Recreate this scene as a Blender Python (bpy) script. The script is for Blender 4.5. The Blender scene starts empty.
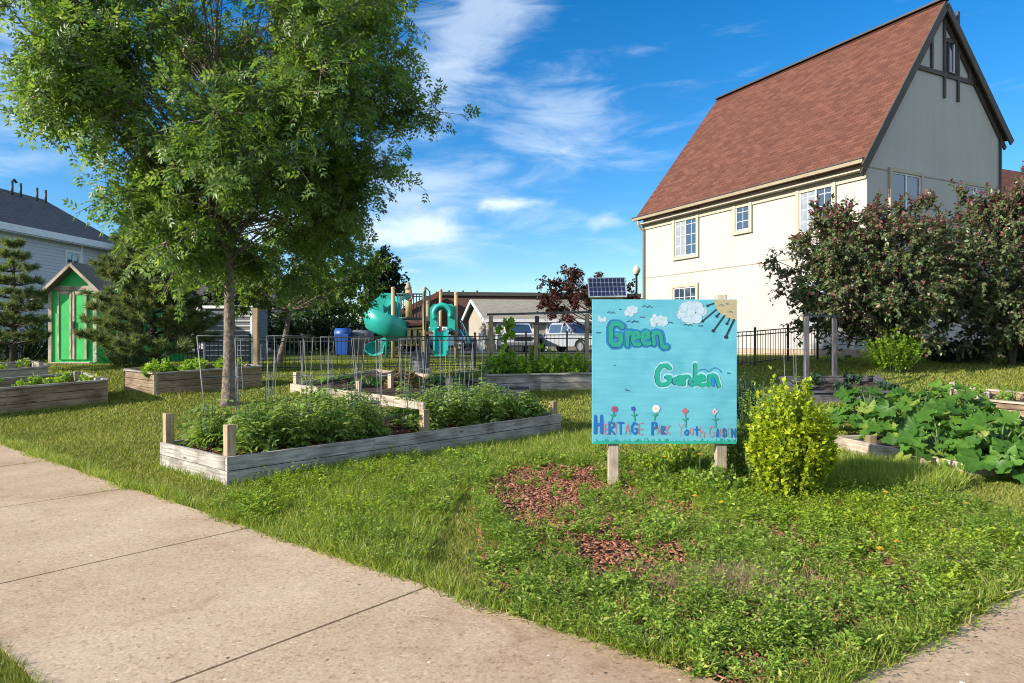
import bpy, math, random
import numpy as np
from mathutils import Vector, Matrix
R = math.radians
random.seed(7)
scn = bpy.context.scene
col = scn.collection
F, CX, CY, EYE = 682.67, 512.0, 341.5, 1.35

# ------------------------------------------------------------------ terrain
def sm(a, b, x):
    t = np.clip((np.asarray(x, float) - a) / (b - a), 0, 1)
    return t * t * (3 - 2 * t)
def zg(x, y):
    x = np.asarray(x, float); y = np.asarray(y, float)
    z = 0.70 * sm(9, 19, y) + 0.18 * sm(3, 7, x) * sm(10, 18, y)
    z = z + 0.012 * np.sin(x * 1.3 + y * .7) * np.sin(y * 1.1 - x * .4) * sm(5.5, 8, y)
    return z
def zf(x, y): return float(zg(x, y))
def G(px, py):
    """ground point seen at a place of the photograph (used once, to survey where things stand)"""
    r = (px - CX) / F; s = (py - CY) / F
    lo, hi = 1.0, 80.0
    for _ in range(60):
        m = (lo + hi) / 2
        if EYE - s * m > zf(r * m, m): lo = m
        else: hi = m
    return Vector((r * lo, lo, zf(r * lo, lo)))
def W(px, py, Y): return Vector(((px - CX) / F * Y, Y, EYE - (py - CY) / F * Y))
def gp(px, Y):
    x = (px - CX) / F * Y
    return Vector((x, Y, zf(x, Y)))

# ------------------------------------------------------------------ mesh helpers
class MB:
    def __init__(s): s.v = []; s.f = []; s.uv = []; s.smooth = []
    def face(s, idx, uvs=None, smooth=False):
        s.f.append(tuple(idx)); s.uv.append(uvs or [(0, 0)] * len(idx)); s.smooth.append(smooth)
    def beam(s, p0, p1, w, d, up=(0, 0, 1)):
        """box from p0 to p1; w = width sideways, d = depth along up"""
        p0 = Vector(p0); p1 = Vector(p1); a = (p1 - p0); L = a.length; a.normalize()
        up = Vector(up); side = a.cross(up)
        if side.length < 1e-5: up = Vector((0, 1, 0)); side = a.cross(up)
        side.normalize(); up = side.cross(a); up.normalize()
        b = len(s.v); o = random.random() * 20
        for t, P in ((0, p0), (L, p1)):
            for i, j in ((-1, -1), (1, -1), (1, 1), (-1, 1)):
                s.v.append(P + side * (w / 2 * i) + up * (d / 2 * j))
        def uvs(k): return (o + (0 if k < 4 else L), [0, w, w + d, d][k % 4] + o * .37)
        for q in ((0, 3, 2, 1), (4, 5, 6, 7)):
            s.face([b + k for k in q], [(o + (k % 4 in (1, 2)) * w, o + (k % 4 > 1) * d) for k in q])
        for k in range(4):
            q = (k, (k + 1) % 4, (k + 1) % 4 + 4, k + 4)
            ww = w if k % 2 == 0 else d
            s.face([b + i for i in q], [(o, o * .3 + k), (o, o * .3 + k + ww), (o + L, o * .3 + k + ww), (o + L, o * .3 + k)])
        return s
    def box(s, c, dx, dy, dz, ax=(1, 0, 0)):
        """box centred on c, dx along ax (horizontal)"""
        c = Vector(c); ax = Vector(ax).normalized()
        return s.beam(c - ax * dx / 2, c + ax * dx / 2, dy, dz)
    def tube(s, pts, rad, n=8, cap=True):
        pts = [Vector(p) for p in pts]
        if not hasattr(rad, '__len__'): rad = [rad] * len(pts)
        b = len(s.v); prev = None; L = 0
        for i, p in enumerate(pts):
            t = (pts[min(i + 1, len(pts) - 1)] - pts[max(i - 1, 0)]).normalized()
            if prev is None:
                ref = Vector((0, 0, 1)) if abs(t.z) < .9 else Vector((1, 0, 0))
                nn = t.cross(ref).normalized()
            else:
                nn = (prev - t * prev.dot(t)).normalized()
            prev = nn; bb = t.cross(nn)
            for k in range(n):
                an = 2 * math.pi * k / n
                s.v.append(p + (nn * math.cos(an) + bb * math.sin(an)) * rad[i])
        for i in range(len(pts) - 1):
            l = (pts[i + 1] - pts[i]).length
            for k in range(n):
                k2 = (k + 1) % n
                s.face((b + i * n + k, b + i * n + k2, b + (i + 1) * n + k2, b + (i + 1) * n + k),
                       [(L, k / n), (L, (k + 1) / n), (L + l, (k + 1) / n), (L + l, k / n)], True)
            L += l
        if cap:
            s.face([b + k for k in range(n)][::-1]); s.face([b + (len(pts) - 1) * n + k for k in range(n)])
        return s
    def quad(s, a, b_, c, d, uvs=None):
        i = len(s.v); s.v += [Vector(a), Vector(b_), Vector(c), Vector(d)]
        s.face((i, i + 1, i + 2, i + 3), uvs); return s
    def poly(s, pts, uvs=None):
        i = len(s.v); s.v += [Vector(p) for p in pts]; s.face(range(i, i + len(pts)), uvs); return s
    def prism(s, pts, ext):
        """closed outline pts extruded by the vector ext"""
        ext = Vector(ext); n = len(pts); i = len(s.v)
        s.v += [Vector(p) for p in pts] + [Vector(p) + ext for p in pts]
        P0 = Vector(pts[0])
        s.face(range(i, i + n)); s.face(list(range(i + n, i + 2 * n))[::-1])
        for k in range(n):
            k2 = (k + 1) % n
            s.face((i + k, i + k + n, i + k2 + n, i + k2))
        return s
    def lathe(s, c, prof, n=16):
        """prof = [(r, z)...] about the vertical through c"""
        b = len(s.v); c = Vector(c)
        for r, z in prof:
            for k in range(n):
                a = 2 * math.pi * k / n
                s.v.append(c + Vector((r * math.cos(a), r * math.sin(a), z)))
        for i in range(len(prof) - 1):
            for k in range(n):
                k2 = (k + 1) % n
                s.face((b + i * n + k, b + i * n + k2, b + (i + 1) * n + k2, b + (i + 1) * n + k), None, True)
        return s

def link(name, me, m, parent):
    o = bpy.data.objects.new(name, me); col.objects.link(o)
    if m: me.materials.append(m)
    if parent is not None: o.parent = parent; o.matrix_parent_inverse = Matrix.Identity(4); o.location = -world_loc(parent)
    return o
def world_loc(o):
    v = Vector(o.location)
    while o.parent: o = o.parent; v += Vector(o.location)
    return v
def obj(name, mb, m, parent=None, bevel=0):
    me = bpy.data.meshes.new(name)
    me.from_pydata([tuple(v) for v in mb.v], [], mb.f)
    uv = me.uv_layers.new(name='UVMap')
    uv.data.foreach_set('uv', [c for f in mb.uv for p in f for c in p])
    me.polygons.foreach_set('use_smooth', mb.smooth)
    me.update()
    if parent is None:                       # origin at the base of the thing
        xs = [v[0] for v in mb.v]; ys = [v[1] for v in mb.v]; zs = [v[2] for v in mb.v]
        c = Vector(((min(xs) + max(xs)) / 2, (min(ys) + max(ys)) / 2, min(zs)))
        me.transform(Matrix.Translation(-c))
        o = link(name, me, m, None); o.location = c
    else:
        o = link(name, me, m, parent)
    if bevel:
        b = o.modifiers.new('bevel', 'BEVEL'); b.width = bevel; b.segments = 2; b.limit_method = 'ANGLE'
    return o
def npobj(name, V, T, m, parent=None, smooth=False):
    """V (n,3), T (k,3) triangles"""
    V = np.asarray(V, np.float32); T = np.asarray(T, np.int32)
    if parent is None:
        c = np.array([(V[:, 0].min() + V[:, 0].max()) / 2, (V[:, 1].min() + V[:, 1].max()) / 2, V[:, 2].min()], np.float32)
    else: c = np.zeros(3, np.float32)
    me = bpy.data.meshes.new(name)
    me.vertices.add(len(V)); me.vertices.foreach_set('co', (V - c).ravel())
    me.loops.add(T.size); me.loops.foreach_set('vertex_index', T.ravel())
    me.polygons.add(len(T)); me.polygons.foreach_set('loop_start', np.arange(0, T.size, 3, dtype=np.int32))
    if smooth: me.polygons.foreach_set('use_smooth', np.ones(len(T), bool))
    me.update(calc_edges=True)
    o = link(name, me, m, parent)
    if parent is None: o.location = Vector([float(a) for a in c])
    return o
def thing(name, loc, label, cat, group=None):
    o = bpy.data.objects.new(name, None); col.objects.link(o); o.location = loc
    o.empty_display_size = .2
    return tag(o, label, cat, group)
def tag(o, label, cat, group=None, kind=None):
    o['label'] = label; o['category'] = cat
    if group: o['group'] = group
    if kind: o['kind'] = kind
    return o
def struct(o, label=None, kind='structure'):
    o['kind'] = kind
    if label: o['label'] = label
    return o
def copy_thing(o, loc, label):
    """a copy of a thing with its parts and sub-parts"""
    def rec(s, parent):
        c = s.copy(); col.objects.link(c)
        if parent is not None: c.parent = parent
        for ch in s.children: rec(ch, c)
        return c
    c = rec(o, None); c.location = loc; c['label'] = label
    return c

def norm(a):
    return a / np.maximum(np.linalg.norm(a, axis=-1, keepdims=True), 1e-9)
def scatter(T, Fc, P, D, N, S):
    """copies of a template (x across, y along, z normal) at points P, axis D, normal N, scales S (n,3)"""
    T = np.asarray(T, float); Fc = np.asarray(Fc)
    D = norm(D); X = norm(np.cross(D, N)); N = np.cross(X, D)
    V = (P[:, None, :] + X[:, None, :] * (T[None, :, 0, None] * S[:, None, 0:1])
         + D[:, None, :] * (T[None, :, 1, None] * S[:, None, 1:2])
         + N[:, None, :] * (T[None, :, 2, None] * S[:, None, 2:3]))
    n = len(P); k = len(T)
    I = Fc[None] + (np.arange(n) * k)[:, None, None]
    return V.reshape(-1, 3), I.reshape(-1, 3)
def join(parts):
    Vs = []; Is = []; o = 0
    for V, I in parts:
        Vs.append(V); Is.append(I + o); o += len(V)
    return np.concatenate(Vs), np.concatenate(Is)
LEAF = (np.array([[0, 0, 0], [.5, .42, .12], [0, 1, -.08], [-.5, .42, .12], [0, .45, 0]]),
        np.array([[0, 1, 4], [1, 2, 4], [2, 3, 4], [3, 0, 4]]))
LEAF2 = (np.array([[0, 0, 0], [.5, .42, .14], [0, 1, -.06], [-.5, .42, .14]]), np.array([[0, 1, 2], [0, 2, 3]]))
BLADE = (np.array([[-.5, 0, 0], [.5, 0, 0], [-.38, .55, .06], [.38, .55, .06], [0, 1, .28]]),
         np.array([[0, 1, 3], [0, 3, 2], [2, 3, 4]]))
def compound(n=7, leaflet=.36, width=.12, droop=.25, spread=60):
    """a compound leaf: pairs of leaflets along a bending midrib"""
    Vs = []; Is = []; b = 0
    def rach(t): return np.array([0, t, -droop * t * t])
    slots = [(t, sd) for t in np.linspace(.28, .86, (n - 1) // 2) for sd in (-1, 1)] + [(.86, 0)]
    for t, sd in slots:
        p = rach(t); a = math.radians(spread * sd)
        d = np.array([math.sin(a), math.cos(a), -droop * t]); d /= np.linalg.norm(d)
        x = np.array([math.cos(a), -math.sin(a), 0])
        L = leaflet * (1.1 if sd == 0 else 1)
        q = [p, p + d * L * .45 + x * width / 2 + [0, 0, .02], p + d * L + [0, 0, -.05 * L], p + d * L * .45 - x * width / 2 + [0, 0, .02]]
        Vs += q; Is += [[b, b + 1, b + 2], [b, b + 2, b + 3]]; b += 4
    Vs += [np.array([-.012, 0, 0]), np.array([.012, 0, 0]), rach(.9)]; Is += [[b, b + 1, b + 2]]
    return np.array(Vs), np.array(Is)
COMP_ASH = compound(7, .40, .17, .25, 55)
COMP_TOM = compound(7, .40, .22, .55, 62)
def lobed():
    """a big squash leaf, five lobes, cupped, stalk at the origin"""
    Vs = [(0, .12, .03)]; n = 30
    for k in range(n):
        a = math.pi * 2 * k / n - math.pi / 2
        r = .50 + .10 * math.cos(5 * (a - math.pi / 2)) + (.02 if k % 2 else -.02)
        gap = abs(((a + math.pi / 2 + math.pi) % (2 * math.pi)) - math.pi)
        if gap < .35: r *= .35 + gap
        Vs.append((r * math.cos(a), .12 + r * math.sin(a) + .25, .10 * (r / .5) - .02 * math.cos(10 * a) + .03 * math.sin(3 * a)))
    Fs = [(0, 1 + k, 1 + (k + 1) % n) for k in range(n)]
    V = np.array(Vs); V[1:, 2] += .05 * np.where(np.arange(n) % 2, 1, -1); V[:, 2] -= .18 * np.maximum(V[:, 1] - .3, 0)
    return V, np.array(Fs)
SQ = lobed()
def inpoly(x, y, poly):
    r = np.zeros(len(x), bool); n = len(poly); j = n - 1
    for i in range(n):
        xi, yi = poly[i][0], poly[i][1]; xj, yj = poly[j][0], poly[j][1]
        c = ((yi > y) != (yj > y)) & (x < (xj - xi) * (y - yi) / (yj - yi + 1e-12) + xi)
        r ^= c; j = i
    return r
_rp = np.random.RandomState(3)
_ph = _rp.uniform(0, 6.28, (24,)); _k = _rp.normal(0, 1, (24, 2))
def fnoise(x, y, s=1.0):
    r = 0
    for i in range(8): r = r + np.sin((x * _k[i, 0] + y * _k[i, 1]) / s * (1 + .35 * i) + _ph[i]) / (1 + .3 * i)
    return r / 3.2

# ------------------------------------------------------------------ materials
def newmat(name):
    m = bpy.data.materials.new(name); m.use_nodes = True
    nt = m.node_tree; bs = nt.nodes['Principled BSDF']
    return m, nt, bs, nt.nodes['Material Output']
def N_(nt, t, **kw):
    n = nt.nodes.new(t)
    for k, v in kw.items():
        if k.startswith('i_'):
            n.inputs[k[2:].replace('_', ' ')].default_value = v
        else: setattr(n, k, v)
    return n
def ramp(nt, fac, stops, interp='LINEAR'):
    r = nt.nodes.new('ShaderNodeValToRGB'); r.color_ramp.interpolation = interp
    e = r.color_ramp.elements
    while len(e) < len(stops): e.new(.5)
    for i, (p, c) in enumerate(stops):
        e[i].position = p; e[i].color = (*c, 1) if len(c) == 3 else c
    if fac is not None: nt.links.new(fac, r.inputs[0])
    return r
def mul(nt, a, b, f=1.0, mode='MULTIPLY'):
    m = nt.nodes.new('ShaderNodeMix'); m.data_type = 'RGBA'; m.blend_type = mode
    m.inputs[0].default_value = f
    nt.links.new(a, m.inputs[6]); nt.links.new(b, m.inputs[7]); return m.outputs[2]
def plain(name, c1, c2=None, scale=3, rough=.6, bump=0, metal=0, spec=.5, detail=5, coord='Object', bscale=None):
    m, nt, bs, out = newmat(name); c2 = c2 or tuple(a * .8 for a in c1)
    tc = N_(nt, 'ShaderNodeTexCoord'); no = N_(nt, 'ShaderNodeTexNoise'); no.inputs['Scale'].default_value = scale; no.inputs['Detail'].default_value = detail
    nt.links.new(tc.outputs[coord], no.inputs['Vector'])
    r = ramp(nt, no.outputs['Fac'], [(.35, c1), (.68, c2)]); nt.links.new(r.outputs[0], bs.inputs['Base Color'])
    bs.inputs['Roughness'].default_value = rough; bs.inputs['Metallic'].default_value = metal; bs.inputs['Specular IOR Level'].default_value = spec
    if bump:
        n2 = N_(nt, 'ShaderNodeTexNoise'); n2.inputs['Scale'].default_value = bscale or scale * 8; n2.inputs['Detail'].default_value = 4
        nt.links.new(tc.outputs[coord], n2.inputs['Vector'])
        b = N_(nt, 'ShaderNodeBump'); b.inputs['Strength'].default_value = bump; b.inputs['Distance'].default_value = .02
        nt.links.new(n2.outputs['Fac'], b.inputs['Height']); nt.links.new(b.outputs[0], bs.inputs['Normal'])
    return m
def wood(name, c1, c2, dark=(.06, .05, .04), knots=True, rough=.8):
    m, nt, bs, out = newmat(name)
    tc = N_(nt, 'ShaderNodeTexCoord'); mp = N_(nt, 'ShaderNodeMapping'); mp.inputs['Scale'].default_value = (1.2, 22, 22)
    nt.links.new(tc.outputs['UV'], mp.inputs[0])
    no = N_(nt, 'ShaderNodeTexNoise'); no.inputs['Scale'].default_value = 2.2; no.inputs['Detail'].default_value = 8; no.inputs['Roughness'].default_value = .65; no.inputs['Distortion'].default_value = .6
    nt.links.new(mp.outputs[0], no.inputs['Vector'])
    r = ramp(nt, no.outputs['Fac'], [(.25, tuple(a * .7 for a in c2)), (.42, c2), (.55, c1), (.70, tuple(min(1, a * 1.12) for a in c1)), (.82, tuple(a * .68 for a in c1))])
    # blotches of weathering
    n2 = N_(nt, 'ShaderNodeTexNoise'); n2.inputs['Scale'].default_value = 2.6; n2.inputs['Detail'].default_value = 5
    nt.links.new(tc.outputs['UV'], n2.inputs['Vector'])
    r2 = ramp(nt, n2.outputs['Fac'], [(.36, (.50, .48, .46)), (.55, (1, 1, 1))])
    c = mul(nt, r.outputs[0], r2.outputs[0], .9)
    if knots:
        mv = N_(nt, 'ShaderNodeMapping'); mv.inputs['Scale'].default_value = (1.6, 5, 5); nt.links.new(tc.outputs['UV'], mv.inputs[0])
        vo = N_(nt, 'ShaderNodeTexVoronoi'); vo.inputs['Scale'].default_value = 1.5; nt.links.new(mv.outputs[0], vo.inputs['Vector'])
        r3 = ramp(nt, vo.outputs['Distance'], [(.05, dark), (.13, (1, 1, 1))])
        c = mul(nt, c, r3.outputs[0], .75)
    nt.links.new(c, bs.inputs['Base Color']); bs.inputs['Roughness'].default_value = rough; bs.inputs['Specular IOR Level'].default_value = .25
    b = N_(nt, 'ShaderNodeBump'); b.inputs['Strength'].default_value = .5; b.inputs['Distance'].default_value = .004
    nt.links.new(no.outputs['Fac'], b.inputs['Height']); nt.links.new(b.outputs[0], bs.inputs['Normal'])
    return m
def fol(name, c1, c2, c3=None, trans=.35, tcol=None, rough=.5, patch=2.0, spec=.3):
    """leaves: colour varies leaf by leaf and in soft patches; light comes through"""
    m, nt, bs, out = newmat(name)
    ge = N_(nt, 'ShaderNodeNewGeometry')
    st = [(0, c1), (1, c2)] if c3 is None else [(0, c1), (.75, c2), (.97, c3)]
    r = ramp(nt, ge.outputs['Random Per Island'], st)
    tc = N_(nt, 'ShaderNodeTexCoord'); no = N_(nt, 'ShaderNodeTexNoise'); no.inputs['Scale'].default_value = patch; no.inputs['Detail'].default_value = 3
    nt.links.new(tc.outputs['Object'], no.inputs['Vector'])
    r2 = ramp(nt, no.outputs['Fac'], [(.35, (.72, .76, .70)), (.65, (1.0, 1.0, 1.0))])
    c = mul(nt, r.outputs[0], r2.outputs[0])
    nt.links.new(c, bs.inputs['Base Color']); bs.inputs['Roughness'].default_value = rough; bs.inputs['Specular IOR Level'].default_value = spec
    tr = N_(nt, 'ShaderNodeBsdfTranslucent')
    tcx = N_(nt, 'ShaderNodeRGB'); tcx.outputs[0].default_value = (*(tcol or (1.7, 1.55, .75)), 1)
    c2_ = mul(nt, c, tcx.outputs[0]); nt.links.new(c2_, tr.inputs['Color'])
    mx = N_(nt, 'ShaderNodeMixShader'); mx.inputs[0].default_value = trans
    nt.links.new(bs.outputs[0], mx.inputs[1]); nt.links.new(tr.outputs[0], mx.inputs[2]); nt.links.new(mx.outputs[0], out.inputs['Surface'])
    return m
def glass(name, c=(.03, .05, .08), rough=.04):
    m, nt, bs, out = newmat(name); bs.inputs['Base Color'].default_value = (*c, 1); bs.inputs['Roughness'].default_value = rough
    bs.inputs['IOR'].default_value = 1.9; bs.inputs['Specular IOR Level'].default_value = .8
    tc = N_(nt, 'ShaderNodeTexCoord'); no = N_(nt, 'ShaderNodeTexNoise'); no.inputs['Scale'].default_value = 1.2
    nt.links.new(tc.outputs['Object'], no.inputs['Vector'])
    b = N_(nt, 'ShaderNodeBump'); b.inputs['Strength'].default_value = .15; b.inputs['Distance'].default_value = .02
    nt.links.new(no.outputs['Fac'], b.inputs['Height']); nt.links.new(b.outputs[0], bs.inputs['Normal'])
    return m
def siding(name, c, pitch=.13):
    """clapboards: a stepped profile down the wall"""
    m, nt, bs, out = newmat(name)
    tc = N_(nt, 'ShaderNodeTexCoord'); sx = N_(nt, 'ShaderNodeSeparateXYZ'); nt.links.new(tc.outputs['Object'], sx.inputs[0])
    d = N_(nt, 'ShaderNodeMath', operation='DIVIDE'); d.inputs[1].default_value = pitch; nt.links.new(sx.outputs['Z'], d.inputs[0])
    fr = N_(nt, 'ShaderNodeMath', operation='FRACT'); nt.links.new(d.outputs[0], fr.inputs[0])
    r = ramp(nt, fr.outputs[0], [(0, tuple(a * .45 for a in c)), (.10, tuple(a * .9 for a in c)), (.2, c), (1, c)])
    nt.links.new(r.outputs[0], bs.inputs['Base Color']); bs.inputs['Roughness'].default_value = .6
    iv = N_(nt, 'ShaderNodeMath', operation='SUBTRACT'); iv.inputs[0].default_value = 1; nt.links.new(fr.outputs[0], iv.inputs[1])
    b = N_(nt, 'ShaderNodeBump'); b.inputs['Strength'].default_value = 1; b.inputs['Distance'].default_value = .02
    nt.links.new(iv.outputs[0], b.inputs['Height']); nt.links.new(b.outputs[0], bs.inputs['Normal'])
    return m
def shingle(name, c1, c2, c3, bw=.32, bh=.14):
    m, nt, bs, out = newmat(name)
    tc = N_(nt, 'ShaderNodeTexCoord')
    br = N_(nt, 'ShaderNodeTexBrick'); br.inputs['Scale'].default_value = 1; br.inputs['Brick Width'].default_value = bw; br.inputs['Row Height'].default_value = bh
    br.inputs['Mortar Size'].default_value = .008; br.inputs['Mortar Smooth'].default_value = .3; br.offset = .5
    br.inputs['Color1'].default_value = (*c1, 1); br.inputs['Color2'].default_value = (*c2, 1); br.inputs['Mortar'].default_value = (*tuple(a * .5 for a in c1), 1)
    nt.links.new(tc.outputs['UV'], br.inputs['Vector'])
    wn = N_(nt, 'ShaderNodeTexNoise'); wn.inputs['Scale'].default_value = 2.2; wn.inputs['Detail'].default_value = 9; wn.inputs['Roughness'].default_value = .75
    mp = N_(nt, 'ShaderNodeMapping'); mp.inputs['Scale'].default_value = (1, 3.2, 1); nt.links.new(tc.outputs['UV'], mp.inputs[0]); nt.links.new(mp.outputs[0], wn.inputs['Vector'])
    r = ramp(nt, wn.outputs['Fac'], [(.38, (1, 1, 1)), (.62, c3)])
    c = mul(nt, br.outputs['Color'], r.outputs[0], .7)
    nt.links.new(c, bs.inputs['Base Color']); bs.inputs['Roughness'].default_value = .9; bs.inputs['Specular IOR Level'].default_value = .2
    b = N_(nt, 'ShaderNodeBump'); b.inputs['Strength'].default_value = .6; b.inputs['Distance'].default_value = .015; b.invert = True
    nt.links.new(br.outputs['Fac'], b.inputs['Height']); nt.links.new(b.outputs[0], bs.inputs['Normal'])
    return m
M = {}
def stucco_mat(name):
    """rough cast render with faint rain streaks and blotches"""
    m, nt, bs, out = newmat(name); tc = N_(nt, 'ShaderNodeTexCoord')
    n1 = N_(nt, 'ShaderNodeTexNoise'); n1.inputs['Scale'].default_value = .7; n1.inputs['Detail'].default_value = 7; nt.links.new(tc.outputs['Object'], n1.inputs['Vector'])
    mp = N_(nt, 'ShaderNodeMapping'); mp.inputs['Scale'].default_value = (2.6, 2.6, .16); nt.links.new(tc.outputs['Object'], mp.inputs[0])
    n2 = N_(nt, 'ShaderNodeTexNoise'); n2.inputs['Scale'].default_value = 2; n2.inputs['Detail'].default_value = 8; nt.links.new(mp.outputs[0], n2.inputs['Vector'])
    n3 = N_(nt, 'ShaderNodeTexNoise'); n3.inputs['Scale'].default_value = 30; n3.inputs['Detail'].default_value = 5; nt.links.new(tc.outputs['Object'], n3.inputs['Vector'])
    r1 = ramp(nt, n1.outputs['Fac'], [(.3, (.405, .39, .375)), (.7, (.445, .43, .41))]); r2 = ramp(nt, n2.outputs['Fac'], [(.32, (.95, .945, .935)), (.6, (1, 1, 1))]); r3 = ramp(nt, n3.outputs['Fac'], [(.3, (.95, .95, .95)), (.7, (1.03, 1.03, 1.03))])
    nt.links.new(mul(nt, mul(nt, r1.outputs[0], r2.outputs[0]), r3.outputs[0]), bs.inputs['Base Color']); bs.inputs['Roughness'].default_value = .9; bs.inputs['Specular IOR Level'].default_value = .15
    b = N_(nt, 'ShaderNodeBump'); b.inputs['Strength'].default_value = .5; b.inputs['Distance'].default_value = .012; nt.links.new(n3.outputs['Fac'], b.inputs['Height']); nt.links.new(b.outputs[0], bs.inputs['Normal'])
    return m
M['wood_new'] = wood('wood_tan', (.40, .31, .21), (.30, .21, .12))
M['wood_pale'] = wood('wood_pale', (.50, .44, .36), (.36, .29, .22))
M['wood_grey'] = wood('wood_grey', (.42, .395, .36), (.27, .24, .21))
M['wood_brown'] = wood('wood_brown', (.33, .25, .17), (.20, .14, .09))
M['wood_slate'] = wood('wood_slate', (.13, .13, .145), (.075, .075, .085), knots=False)
M['post_tan'] = plain('playground_post_tan', (.42, .31, .15), (.36, .26, .12), 3, .5)
M['teal'] = plain('teal_plastic', (.02, .36, .30), (.018, .30, .26), 2, .35)
M['teal_dark'] = plain('dark_teal_metal', (.01, .09, .085), None, 2, .4)
M['red'] = plain('red_plastic', (.35, .03, .03), None, 3, .4)
M['black_metal'] = plain('black_painted_metal', (.012, .012, .014), (.02, .02, .022), 9, .4)
M['wire'] = plain('galvanised_wire', (.20, .215, .23), (.14, .155, .17), 30, .55, metal=.2)
M['stucco'] = stucco_mat('cream_stucco')
M['stucco_trim'] = plain('tan_stucco_trim', (.42, .375, .30), (.38, .34, .27), 2, .85, bump=.2, bscale=40)
M['timber'] = plain('dark_brown_timber', (.05, .042, .035), (.07, .06, .05), 4, .7)
M['joint'] = plain('stucco_joint', (.30, .25, .19), None, 4, .9)
M['brick_band'] = shingle('foundation_block', (.48, .36, .27), (.40, .30, .23), (.85, .82, .8), .4, .15)
M['roof_red'] = shingle('red_brown_shingle', (.172, .073, .050), (.113, .047, .034), (.60, .55, .54))
M['roof_grey'] = shingle('dark_grey_shingle', (.15, .14, .135), (.11, .105, .10), (.7, .7, .72))
M['roof_tan'] = shingle('weathered_tan_shingle', (.32, .295, .245), (.26, .24, .20), (.8, .8, .8))
M['gutter'] = plain('tan_metal_gutter', (.30, .25, .16), (.26, .21, .14), 4, .5)
M['gutter_dark'] = plain('dark_drip_edge', (.05, .045, .04), None, 4, .5)
M['white'] = plain('white_vinyl', (.72, .72, .71), (.64, .64, .63), 4, .5)
M['glass'] = glass('window_glass')
M['blind'] = plain('window_blind', (.26, .29, .32), (.20, .23, .27), 5, .8)
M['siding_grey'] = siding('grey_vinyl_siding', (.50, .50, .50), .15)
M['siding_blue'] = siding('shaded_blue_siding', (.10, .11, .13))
M['siding_tan'] = plain('tan_garage_wall', (.34, .30, .235), (.30, .265, .21), 2, .8)
M['siding_pale'] = siding('pale_gable_siding', (.36, .40, .40), .2)
M['barn'] = plain('brown_red_wall', (.10, .045, .038), (.08, .036, .03), 1, .8)
M['green_paint'] = plain('bright_green_paint', (.012, .47, .085), (.010, .38, .07), 3, .55, bump=.15)
M['soil'] = plain('dark_bed_soil', (.055, .032, .022), (.03, .018, .013), 9, .95, bump=.9, bscale=40)
M['chip'] = fol('reddish_wood_mulch', (.26, .085, .045), (.50, .235, .155), (.10, .045, .03), trans=.0, rough=.85, spec=.15)
M['straw'] = fol('dry_straw', (.46, .33, .16), (.55, .42, .24), trans=.1, rough=.8)
M['bark'] = plain('grey_tree_bark', (.24, .20, .16), (.07, .055, .045), 14, .95, bump=1, bscale=26, detail=9)
M['bark_dark'] = plain('dark_tree_bark', (.08, .065, .055), (.05, .04, .035), 9, .95, bump=.8, bscale=25)
M['ash'] = fol('ash_leaves', (.08, .165, .036), (.17, .285, .06), (.26, .36, .10), trans=.5, patch=.9, rough=.4, spec=.45)
M['ash_far'] = fol('leaves_of_tree_behind', (.09, .17, .035), (.17, .26, .055), trans=.5, patch=.6)
M['dark_leaf'] = fol('dark_evergreen_leaves', (.012, .03, .014), (.028, .055, .02), trans=.15, patch=1)
M['pine'] = fol('pine_needles', (.10, .165, .07), (.21, .28, .12), (.24, .24, .10), trans=.3, patch=1.2)
M['crab'] = fol('crabapple_leaves', (.09, .15, .06), (.22, .27, .115), (.25, .085, .10), trans=.32, patch=.7, rough=.38, spec=.5, tcol=(1.3, 1.2, .8))
M['crab_red'] = fol('crabapple_young_leaves', (.18, .055, .075), (.27, .11, .12), trans=.32, patch=2)
M['burgundy'] = fol('burgundy_leaves', (.055, .014, .02), (.11, .035, .03), (.07, .07, .03), trans=.25, patch=1)
M['bush_green'] = fol('bright_green_bush_leaves', (.16, .30, .02), (.28, .42, .03), trans=.4, patch=3)
M['golden'] = fol('golden_shrub_leaves', (.22, .33, .012), (.46, .54, .02), (.55, .56, .04), trans=.38, patch=5, rough=.5, tcol=(1.25, 1.15, .6))
M['tomato'] = fol('tomato_leaves', (.16, .27, .06), (.29, .41, .11), (.38, .48, .18), trans=.42, patch=4)
M['stem'] = plain('plant_stem_green', (.10, .17, .05), (.08, .14, .04), 6, .6)
M['squash'] = fol('squash_leaves', (.05, .14, .02), (.12, .26, .035), (.30, .36, .07), trans=.36, patch=14, rough=.42)
M['bean'] = fol('garden_leaves', (.19, .34, .035), (.33, .50, .06), trans=.42, patch=4)
M['kale'] = fol('blue_green_leaves', (.03, .07, .045), (.06, .11, .065), trans=.2, patch=4)
M['lawn'] = fol('lawn_blades', (.175, .235, .034), (.31, .345, .065), (.50, .43, .18), trans=.3, patch=.7, rough=.55, spec=.2, tcol=(1.3, 1.25, .7))
M['long_grass'] = fol('long_grass_blades', (.16, .26, .028), (.33, .42, .055), (.56, .50, .2), trans=.38, patch=1.5, rough=.5, tcol=(1.35, 1.25, .7))
M['weed'] = fol('weed_leaves', (.15, .28, .035), (.34, .47, .07), (.52, .54, .16), trans=.35, patch=1.6, tcol=(1.25, 1.25, .7))
M['weed_y'] = fol('yellow_groundcover_leaves', (.21, .36, .03), (.42, .51, .045), trans=.3, patch=3, tcol=(1.2, 1.15, .6))
M['dry'] = fol('dry_stalks_straw', (.30, .22, .13), (.42, .33, .2), trans=.1)
M['petal_y'] = plain('yellow_petals', (.75, .42, .01), (.8, .5, .02), 20, .6)
M['petal_o'] = plain('orange_petals', (.75, .12, .02), None, 20, .6)
M['petal_v'] = plain('violet_petals', (.30, .2, .42), None, 20, .6)
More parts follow.
